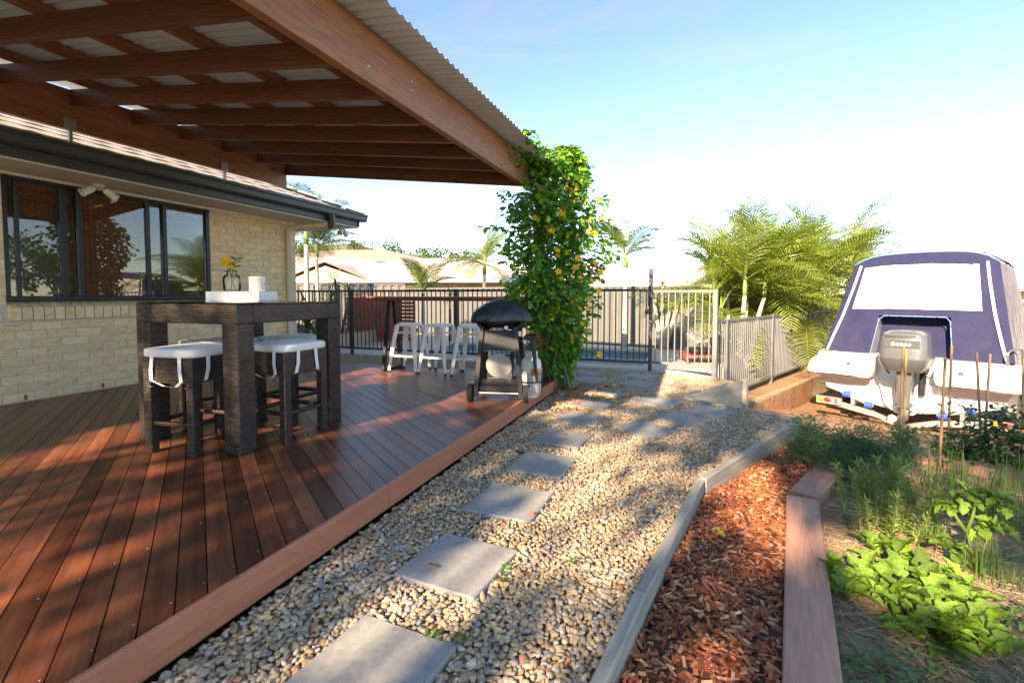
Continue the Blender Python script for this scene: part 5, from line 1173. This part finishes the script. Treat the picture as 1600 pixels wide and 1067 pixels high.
def tree(label, base, h, crown, nleaf, size, seed, name='leafy_tree', nclump=60, mat='treeleaf', tr=.16, group=None, gaps=()):
    rg = np.random.default_rng(seed); rr = random.Random(seed)
    t = thing(name, label, 'tree', base, 0, group); c0 = Vector(crown[0]); R3 = crown[1]
    MB().tube([(0, 0, -.1), (.05, .02, h*.3), (c0.x*.4, c0.y*.4, h*.55), (c0.x*.8, c0.y*.8, h*.8)], [tr, tr*.8, tr*.6, tr*.3], 10).build('trunk', MT['bark'], t, smooth=True)
    cl = []
    for k in range(nclump):
        v = rg.normal(size=3); v /= np.linalg.norm(v); r = rg.uniform(.35, 1)**.6; cl.append((c0.x+v[0]*R3[0]*r, c0.y+v[1]*R3[1]*r, c0.z+v[2]*R3[2]*r))
    for k in range(0, nclump, 5):
        e = Vector(cl[k]); s = Vector((c0.x*.4, c0.y*.4, h*.5)); MB().tube([s, s.lerp(e, .5)+Vector((0, 0, .1)), e], [tr*.3, tr*.18, tr*.05], 6).build('limb', MT['bark'], t, smooth=True)
    cl = np.array(cl); i = rg.integers(0, nclump, nleaf); cr_ = rg.uniform(.25, .5, nclump)*min(R3)*.6; pos = cl[i]+rg.normal(size=(nleaf, 3))*cr_[i][:, None]*.62
    if gaps:                       # openings in the crown, given by where their light lands
        w = pos+np.array(base); q = w[:, :2]+np.array([Ld.x, Ld.y])[None]*((w[:, 2]+.12)/-Ld.z)[:, None]; ok = np.ones(nleaf, bool)
        for x0, y0, x1, y1, r in gaps:
            a = np.array([x0, y0]); d = np.array([x1-x0, y1-y0]); tt = np.clip(((q-a) @ d)/(d @ d), 0, 1); ok &= np.linalg.norm(q-a-tt[:, None]*d, axis=1) > r*rg.uniform(.75, 1.1, nleaf)
        pos = pos[ok]; nleaf = len(pos)
    V, F, cc = leafcloud(pos, rg.uniform(size*.7, size*1.3, nleaf), np.ones((nleaf, 3)), rg=rg)
    o = bpy.data.objects.new('crown', npmesh('crown', V, F, MT[mat], None)); link(o, t); tag(o, kind='stuff'); return t
def gseg(ax, ay, bx, by, r, z=-.12): a, c = gnd(ax, ay, z), gnd(bx, by, z); return (a.x, a.y, c.x, c.y, r)
GAPS = [gseg(590, 1000, 905, 770, .19), gseg(930, 765, 960, 735, .10), gseg(1190, 860, 1190, 740, .22, -.2), gseg(1040, 1040, 1080, 1000, .06, -.2), gseg(1335, 840, 1470, 800, .26, -.1), gseg(1380, 900, 1500, 930, .22, -.1), gseg(1520, 850, 1570, 840, .16, .0),
        gseg(0, 740, 240, 676, .20, 0), gseg(20, 1000, 330, 880, .10, 0), gseg(200, 1000, 380, 870, .09, 0), gseg(560, 716, 650, 688, .07, 0), gseg(640, 648, 730, 622, .09, 0), gseg(520, 903, 660, 806, .05), gseg(80, 870, 300, 800, .06, 0), gseg(420, 815, 540, 750, .06, 0)]
# unseen trees behind the viewpoint shade the path, crowns opened to place sun streaks
tree('broad leafy shade tree on the yard beyond the near end of the deck', (-6.6, -10.4, -.3), 8, ((0, 0, 7.0), (2.2, 1.7, 2.1)), 3000, .18, 51, nclump=70, gaps=GAPS, group='shade trees beyond the near end of the deck')
tree('tall shade tree in line with the pebble path', (-3.4, -10.2, -.3), 8, ((0, 0, 7.1), (2.0, 1.7, 2.2)), 3500, .18, 52, nclump=75, gaps=GAPS, group='shade trees beyond the near end of the deck')
tree('leafy shade tree in line with the vegetable garden', (-.7, -10.0, -.3), 7.6, ((0, 0, 6.7), (1.9, 1.6, 1.9)), 3100, .18, 53, nclump=70, gaps=GAPS, group='shade trees beyond the near end of the deck')

# ================================================================ VEGETABLE GARDEN
def herb(name, label, base, pos, size, col, w=1.0, cat='herb', tilt=None, seed=0, group=None):
    rg = np.random.default_rng(seed); t = thing(name, label, cat, base, 0, group); pos = np.asarray(pos); k = len(pos)
    c = np.array(col)*rg.uniform(.65, 1.35, (k, 1))
    L = LEAF*np.array([1, w, 1]); a = rg.uniform(0, 6.283, k); ti = rg.normal(-.5 if tilt is None else tilt, .35, k); RR = np.array([np.array(Matrix.Rotation(p, 3, 'Z') @ Matrix.Rotation(q, 3, 'Y')) for p, q in zip(a, ti)])
    sz = rg.uniform(size*.7, size*1.3, k); V, F = scatter(L, LF, pos, np.stack([sz]*3, 1), RR)
    o = bpy.data.objects.new('foliage', npmesh('foliage', V, F, MT['herb'], np.repeat(c, len(LEAF), 0))); link(o, t); tag(o, kind='stuff'); return t
def stems(t, ends, r=.003, mat='strap'):
    for a, c in ends: MB().tube([a, Vector(a).lerp(Vector(c), .5)+Vector((random.uniform(-.01, .01), random.uniform(-.01, .01), 0)), c], [r, r*.8, r*.4], 5).build('stem', MT[mat], t, smooth=True)
SZ = -.235
g = gnd(1375, 835, SZ); pos = []; en = []
for k in range(34):
    a = random.uniform(0, 6.28); r = .16*math.sqrt(random.random()); x, y = r*math.cos(a), r*math.sin(a); h = random.uniform(.20, .40); lx, ly = x*.5, y*.5; en.append(((x, y, -.02), (x+lx, y+ly, h)))
    for j in range(int(h/.0028)): f = j/(h/.0028); pos.append((x+lx*f, y+ly*f, h*(.08+.92*f)))
t = herb('rosemary_bush', 'upright rosemary bush with fine needle leaves in the garden bed', g, pos,   .036, (.28, .37, .11), .24, seed=61, tilt=-.7); stems(t, en)
pos = []; g = gnd(1335, 745, SZ); en = []
for k in range(26):
    a = random.uniform(0, 6.28); r = .30*math.sqrt(random.random()); h = random.uniform(.15, .36); ex_ = (r*math.cos(a)*1.3, r*math.sin(a)*1.0, h); en.append(((ex_[0]*.3, ex_[1]*.3, -.02), ex_))
    for j in range(200): q = random.gauss(0, .05); pos.append((ex_[0]+q, ex_[1]+random.gauss(0, .05), ex_[2]*random.uniform(.35, 1.05)+random.gauss(0, .02)))
t = herb('dill_clump', 'feathery blue-green dill clump spilling over the sleeper corner', g, pos,   .05, (.15, .27, .12), .10, seed=62); stems(t, en, .002)
def saladmesh(seed):
    rg = random.Random(seed); b = MB(); K, J = 8, 6
    for k in range(K+1):
        f = k/K; w = (.10+.90*math.sin(math.pi*min(1, (f*.85+.10))**1.1))*.27*(1 if f > .30 else .25+f*2); lob = 1+.34*math.sin(f*17+seed)
        for j in range(J+1):
            s = (j/J-.5)*2; b.v.append((f, s*w*lob, .32*f-.50*f*f+.34*abs(s)**1.4*w*1.6+.05*math.sin(f*19+j*2.1+seed)*abs(s)))
    b.f = [(k*(J+1)+j, k*(J+1)+j+1, (k+1)*(J+1)+j+1, (k+1)*(J+1)+j) for k in range(K) for j in range(J)]
    return b.mesh('leaf', MT['lettuce'], smooth=True)
SL_ = [saladmesh(s) for s in range(5)]
lab = ['salad plant with broad lobed green leaves close to the sleeper edge', 'bright salad plant with one large pale leaf below the rosemary', 'salad plant in the middle of the leafy green patch', 'salad plant at the edge of the patch under the bolted parsley', 'low salad plant at the end of the leafy patch away from the rosemary', 'salad plant between the leafy patch and the straw']
for k, (px, py, n, s) in enumerate(((1335, 930, 30, .10), (1395, 885, 26, .115), (1420, 955, 38, .115), (1490, 945, 34, .105), (1515, 1015, 34, .11), (1450, 1000, 34, .105))):
    rg = random.Random(70+k); g = gnd(px, py, SZ); t = thing('salad_plant', lab[k], 'salad', g, 0, 'salad plants in the garden bed')
    for j in range(n): inst('leaf', rg.choice(SL_), t, (rg.uniform(-.09, .09), rg.uniform(-.08, .08), rg.uniform(.01, .09)), (rg.uniform(-.3, .3), -rg.uniform(.0, 1.15), j*2.399+rg.uniform(-.3, .3)), s*rg.uniform(.7, 1.15))
g = gnd(1525, 893, SZ); t = thing('bolted_parsley', 'tall bolted parsley with thick stems and pale green leaf heads', 'herb', g); rg = random.Random(80)
en = [((0, 0, -.02), (-.04, .0, .18)), ((-.04, 0, .18), (-.09, .02, .30)), ((0, 0, -.02), (.05, .01, .20)), ((.05, .01, .20), (.09, .02, .33)), ((-.04, 0, .18), (.0, .02, .34)), ((0, 0, 0), (-.10, -.03, .10))]; stems(t, en, .009, 'herbstem' if 'herbstem' in MT else 'strap')
for e in en[1:]:
    for k in range(16): inst('leaf', rg.choice(SL_), t, Vector(e[1])+Vector((rg.uniform(-.03, .03), rg.uniform(-.03, .03), rg.uniform(-.02, .04))), (rg.uniform(-.4, .4), rg.uniform(-.6, .5), k*2.4), rg.uniform(.06, .10))
def blades(label, g, n, h, spread, col, seed, name='chive_clump', w=.004):
    rg = random.Random(seed); t = thing(name, label, 'herb', g, 0, 'grassy chive clumps in the garden bed'); b = MB()
    for k in range(n):
        a = rg.uniform(0, 6.28); r = spread*math.sqrt(rg.random()); x, y = r*math.cos(a), r*math.sin(a); hh = h*rg.uniform(.5, 1.1); bd = rg.uniform(.05, .35)*hh; a2 = rg.uniform(0, 6.28); dx, dy = math.cos(a2), math.sin(a2)
        b.cc = tuple(c*rg.uniform(.7, 1.4) for c in col); px_, py_ = -dy*w/2, dx*w/2
        P = [(x+dx*bd*f*f, y+dy*bd*f*f, hh*f-.01) for f in (0, .35, .7, 1)]
        b.add([(P[0][0]-px_, P[0][1]-py_, P[0][2]), (P[0][0]+px_, P[0][1]+py_, P[0][2]), (P[1][0]-px_, P[1][1]-py_, P[1][2]), (P[1][0]+px_, P[1][1]+py_, P[1][2]), (P[2][0]-px_*.7, P[2][1]-py_*.7, P[2][2]), (P[2][0]+px_*.7, P[2][1]+py_*.7, P[2][2]), P[3]], [(0, 1, 3, 2), (2, 3, 5, 4), (4, 5, 6)])
    o = b.build('blades', MT['herb'], t); tag(o, kind='stuff')
for k, (px, py, n, h, s, l) in enumerate(((1470, 770, 70, .34, .12, 'grassy chives in front of the bamboo-like stakes'), (1520, 800, 80, .36, .12, 'tall dense chives behind the bolted parsley'), (1575, 830, 90, .34, .13, 'chives beside the bolted parsley on the boat side'), (1555, 910, 80, .24, .11, 'arching chives at the foot of the bolted parsley'), (1450, 840, 60, .20, .08, 'short chives between rosemary and parsley'), (1590, 770, 70, .36, .13, 'tall chives next to the tomato bush'))):
    blades(l, gnd(px, py, SZ), n, h, s, (.10, .19, .035), 90+k)
for k, (px, py, n, rx, h, l, c) in enumerate(((1585, 735, 1200, .36, .46, 'dark leafy tomato bush at the far garden edge by the boat', (.055, .105, .03)), (1505, 725, 520, .24, .24, 'low tomato plant at the feet of the stakes', (.07, .13, .03)), (1412, 725, 110, .07, .30, 'yellowing bean vine climbing the paired stakes', (.17, .22, .04)))):
    g = gnd(px, py, SZ); rg = np.random.default_rng(100+k); pos = np.stack([rg.normal(0, rx*.5, n), rg.normal(0, rx*.4, n), rg.uniform(0.02, h, n)], 1)
    t = herb('tomato_bush' if k < 2 else 'bean_vine', l, g, pos, .055, c, .8, 'plant', seed=101+k, tilt=.2)
    stems(t, [((0, 0, -.02), (float(p[0]), float(p[1]), float(p[2]))) for p in pos[:14]], .004)
    if k == 0: inst('flower', FLM, t, (.06, -.10, h*1.1), (R(70), 0, .3), .8)
rg = np.random.default_rng(120)
for k, (px, py, l) in enumerate(((1350, 1050, 'blue-green seedlings beside the sleeper at the near garden end'), (1470, 1075, 'small leafy seedlings below the salad patch'), (1320, 770, 'pale low herb hugging the inner sleeper corner'), (1590, 985, 'low creeping herb beside the salad patch on the straw'))):
    g = gnd(px, py, SZ); n = 120; pos = np.stack([rg.normal(0, .10, n), rg.normal(0, .07, n), rg.uniform(.01, .06, n)], 1)
    herb('seedling_patch', l, g, pos,   .032, (.10, .19, .05) if k != 2 else (.16, .24, .06), .7, 'seedlings', seed=130+k, tilt=-.1)
# weeds in the pebbles
for k, (px, py) in enumerate(((673, 995), (790, 890), (785, 905), (895, 880), (728, 1000), (1002, 585))):
    g = gnd(px, py, -.12); n = 14; pos = np.stack([rg.normal(0, .012, n), rg.normal(0, .012, n), rg.uniform(.0, .02, n)], 1)
    herb('weed', 'tiny green weed sprouting between the pebbles', g, pos, .022, (.15, .28, .06), .9, 'weed', seed=140+k, tilt=-.5, group='weeds in the pebbles')
# stakes
for (px, py, tx, ty, l) in ((1403, 722, 1412, 540, 'straight hardwood garden stake of the pair holding the bean vine'), (1410, 715, 1416, 545, 'thinner hardwood stake leaning on its pair by the bean vine'), (1467, 738, 1477, 560, 'slim hardwood stake rising from the low tomato plant'), (1481, 712, 1487, 540, 'tall hardwood stake in front of the outboard motor'), (1534, 700, 1526, 551, 'weathered stake leaning towards the outboard behind the chives'), (1537, 705, 1547, 553, 'weathered stake crossing the one that leans to the outboard'), (1596, 720, 1600, 560, 'hardwood stake standing in the dark tomato bush')):
    a = gnd(px, py, SZ-.02); d0 = (a-Vector((0, 0, 1.05))).dot(Vector((-.35, .936, -.046))); c = frompx(tx, ty, d0)
    t = MB().beam((0, 0, -.03), c-a, .015, .015, (0, 1, 0), bev=.002).build('garden_stake', MT['stake']); t.location = a; tag(t, l, 'stake', 'hardwood stakes in the garden bed')

# ================================================================ POOL FURNITURE, RED WALL
p = frompx(1103, 520, 8.9); t = thing('wire_chair', 'round black wire lounge chair with striped seat behind the gate', 'chair', (p.x, p.y, -.118), R(200))
rim = [(.36*math.cos(a), .30*math.sin(a)+.02, .50+.20*math.sin(a)) for a in np.linspace(0, 2*math.pi, 28)]
MB().tube(rim, .010, 6).build('rim', MT['black'], t, smooth=True)
b = MB()
for a in np.linspace(0, 2*math.pi, 32, endpoint=False):
    e = Vector((.36*math.cos(a), .30*math.sin(a)+.02, .50+.20*math.sin(a))); b.tube([e, e.lerp(Vector((0, -.02, .26)), .6)+Vector((0, 0, -.05)), (0, -.02, .27)], .0035, 4)
b.build('cords', MT['whitep'], t)
MB().tube([(.22, -.2, 0), (.1, -.02, .27), (-.1, -.02, .27), (-.22, -.2, 0)], .009, 6).tube([(.22, .24, 0), (.1, -.02, .27), (-.1, -.02, .27), (-.22, .24, 0)], .009, 6).build('legs', MT['black'], t)
p = frompx(1105, 580, 8.3); t = thing('daybed', 'low red timber platform seat beside the gate post', 'daybed', (p.x, p.y, -.118), R(12))
for k in range(6): MB().bbox((0, -.25+k*.1, .135), (.85, .09, .03), .004).build('slat', MT['redwood'] if 'redwood' in MT else MT['rust'], t)
for sx in (-1, 1):
    MB().bbox((sx*.40, 0, .09), (.04, .58, .06), .004).build('frame', MT['rust'], t)
    for sy in (-1, 1): MB().bbox((sx*.38, sy*.25, .03), (.05, .05, .06), .003).build('leg', MT['rust'], t)
for k, (x, y, l) in enumerate(((-.12, -.03, 'flat dark grey cushion on the low red platform seat'), (.22, .10, 'dark grey cushion propped up on the low red platform seat'))):
    o = inst('cushion', cushion_mesh(.38, .09), None, p+Vector((x, y, 0)), (0 if k == 0 else R(35), 0, R(20+30*k))); o.location.z = -.118+.155+(.10 if k else 0); o.data.materials[0] = MT['charcoal']; tag(o, l, 'cushion')
p0, p1 = frompx(541, 460, 12.2), frompx(606, 460, 11.8); d = (p1-p0); L = Vector((d.x, d.y, 0)).length; rz = math.atan2(d.y, d.x)
t = thing('red_brick_wall', 'free-standing red painted brick feature wall behind the pool fence', 'wall', (p0.x, p0.y, -.1), rz)
MB().box((L/2, .05, .55), (L, .08, 1.1)).build('core', MT['redbrick'], t)
bm = MB().bbox((0, 0, 0), (.222, .05, .078), .004).mesh('brick', MT['redbrick'])
for r_ in range(13):
    for k in range(int(L/.232)+1):
        x = .11+k*.232+(.116 if r_ % 2 else 0)
        if x < L-.05: inst('brick', bm, t, (x, .0+random.uniform(-.003, .003), .045+r_*.085))
MB().bbox((L+.14, .05, .55), (.24, .16, 1.1), .004).build('pier', MT['redbrick'], t)
for k in range(12): MB().bbox((L+.48, .06, .06+k*.088), (.42, .03, .07), .003).build('slat', MT['rust'], t)
for x in (L+.30, L+.68): MB().bbox((x, .09, .55), (.05, .04, 1.1), .003).build('screen_post', MT['rust'], t)
pa, pb, pc = gnd(528, 545, -.118), gnd(575, 537, -.118), gnd(640, 521, -.118)
t = thing('planter_wall', 'low curved rendered planter wall in front of the red brick wall', 'planter', pb)
prof = [pa+(pa-pb)*.8, pa, pb, pc, pc+(pc-pb)*.4]
b = MB(); b.loft([[q+Vector((0, 0, .0)), q+Vector((0, 0, .30)), q+Vector((-.06, .16, .30)), q+Vector((-.06, .16, 0))] for q in prof]); b.build('wall', MT['render'], t, world=True)
MB().prism([(prof[0].x-.05, prof[0].y+.15), (pb.x-.05, pb.y+.15), (prof[-1].x-.05, prof[-1].y+.15), (prof[-1].x-1.2, prof[-1].y+1.6), (prof[0].x-1.8, prof[0].y+1.2)], -.118, .13).build('soil', MT['soil'], t, world=True)
for k, (px, d_) in enumerate(((553, 11.2), (583, 11.4))):
    strapplant(('dark burgundy spiky plant in the planter beside the post', 'small burgundy spiky plant in the planter before the brick pier')[k], px+4, d_, .12, [(0, 0, .18), (.08, 0, .42)], 14, (.1, 1.4), (.4, .6), SM, 150+k, .012)

# ================================================================ HOUSES AND HILL BEYOND
def hip(label, px, d, L, D, zb, wh, rz, wall, roof, pitch=.26, wins=(), name='neighbour_house', gable=None):
    p = frompx(px, 460, d); t = thing(name, label, 'house', (p.x, p.y, zb), rz); ov = .5
    MB().box((0, 0, wh/2), (L, D, wh)).build('wall', MT[wall], t)
    l, w = L/2+ov, D/2+ov; hr = w*pitch; b = MB()
    b.add([(-l, -w, wh), (l, -w, wh), (l, w, wh), (-l, w, wh), (-l+w, 0, wh+hr), (l-w, 0, wh+hr)], [(0, 1, 5, 4), (1, 2, 5), (2, 3, 4, 5), (3, 0, 4), (3, 2, 1, 0)]); b.build('roof', MT[roof], t)
    for y, x in ((-w, 0), (w, 0)): MB().box((0, y, wh-.02), (2*l+.1, .1, .14)).build('gutter', MT['whitep'], t)
    for x, z, ww, hh in wins:
        f = MB().box((x, -D/2-.02, z), (ww+.12, .06, hh+.12)).build('window', MT['whitep'], t); MB().box((x, -D/2-.045, z), (ww, .04, hh)).build('pane', MT['darkglass'], f)
    if gable is not None:
        x, gw, gh = gable; b = MB(); b.add([(x-gw, -w-.06, wh+.05), (x+gw, -w-.06, wh+.05), (x, -w-.06, wh+gh), (x-gw*1.15, -w-.2, wh), (x+gw*1.15, -w-.2, wh), (x, -w-.2, wh+gh+.15), (x, 0, wh+gh+.15)], [(0, 1, 2), (3, 5, 6), (5, 4, 6)]); b.build('gable', MT['render'], t)
    return t
hip('cream rendered house with pale roof and rust door behind the boundary fence', 690, 23, 11, 8, -.9, 2.5, R(17), 'render', 'roofw', wins=((-1.9, 1.5, .8, 1.1), (.0, 1.5, 1.2, .9), (1.2, 1.5, .8, .9)), gable=(-3.6, 1.5, .55))
hip('pale-roofed house behind the palms by the house corner', 505, 29, 12, 8, -.5, 2.6, R(24), 'render', 'roofw', wins=((-2, 1.5, 1, 1), (2, 1.5, 1, 1)))
hip('white-roofed house behind the slender palm and pool gate', 1010, 22, 10, 8, -1.0, 2.4, R(4), 'render', 'roofw', wins=((-1.2, 1.75, 1.5, .6), (2, 1.6, 1.2, 1)))
hip('house with pale roof and slate gutter beyond the boat', 1690, 17.0, 9, 8, -1.0, 2.25, R(-22), 'render', 'roofw', wins=((-3.9, 1.2, .8, 1.7), (-1, 1.2, 1.6, 1.2)))
hip('brown-roofed house set back beyond the boat', 1640, 27, 10, 8, -1.0, 2.7, R(-20), 'render', 'roofb')
hip('brown-roofed house on the rise behind the pale-roofed houses', 560, 44, 14, 9, 1.2, 2.6, R(20), 'render', 'roofb')
hip('distant pale house between the yellow-green palm and the vine', 800, 38, 12, 9, -.8, 2.7, R(14), 'render', 'roofw')
# red letter-box like pier at left background
b = MB(); c0 = frompx(555, 460, 230); n = 28
for j in range(n+1):
    for i in range(n+1):
        x, y = (i/n-.5)*300, (j/n-.5)*200; r = math.hypot(x/150, y/100); z = 27*max(0, 1-r)**.9*(1+.25*noise.noise(Vector((x*.02, y*.02, 1))))-1.6
        b.v.append((c0.x+x, c0.y+y, z))
b.f = [(j*(n+1)+i, j*(n+1)+i+1, (j+1)*(n+1)+i+1, (j+1)*(n+1)+i) for j in range(n) for i in range(n)]
hv = [Vector(v) for v in b.v if v[2] > 1]; tag(b.build('hill', MT['grass'], smooth=True), kind='structure')
rg = np.random.default_rng(5); ctr = np.array([hv[i] for i in rg.integers(0, len(hv), 420)])+rg.normal(0, 3, (420, 3))*(1, 1, .1); i = rg.integers(0, 420, 16000)
pos = ctr[i]+rg.normal(size=(16000, 3))*(1.6, 1.6, 1.3)+(0, 0, 2.4)
V, F, cc = leafcloud(pos, rg.uniform(.7, 1.5, 16000), np.ones((16000, 3)), rg=rg)
o = bpy.data.objects.new('hill_woodland', npmesh('hill_woodland', V, F, MT['treeleaf'], None)); link(o); tag(o, 'scattered gum trees covering the distant hill', 'woodland', kind='stuff')
for px, d_, s, sd, l in ((1545, 30, 1.0, 160, 'small tree crown above the roofs beyond the boat'), (470, 34, 1.1, 161, 'bushy tree behind the pale roofs near the house corner'), (580, 36, .8, 162, 'round light green tree between the neighbouring roofs'), (1360, 30, 1.1, 163, 'leafy tree far behind the golden palms')):
    p = frompx(px, 460, d_); tree(l, (p.x, p.y, -1), 3.4*s, ((0, 0, 3.2*s), (1.5*s, 1.5*s, 1.2*s)), 1500, .22, sd, nclump=40, tr=.1, group='trees among the neighbouring houses')
for x, y, s, sd, l in ((21.5, 16.5, 1.0, 171, 'round tree behind the end of the far steel fence'), (26, 16, 1.4, 173, 'big tree standing alone on the far grass')):
    tree(l, (x, y, -1.05), 3.6*s, ((0, 0, 3.3*s), (1.7*s, 1.7*s, 1.3*s)), 1600, .24, sd, nclump=40, tr=.11, group='trees beyond the far steel fence')
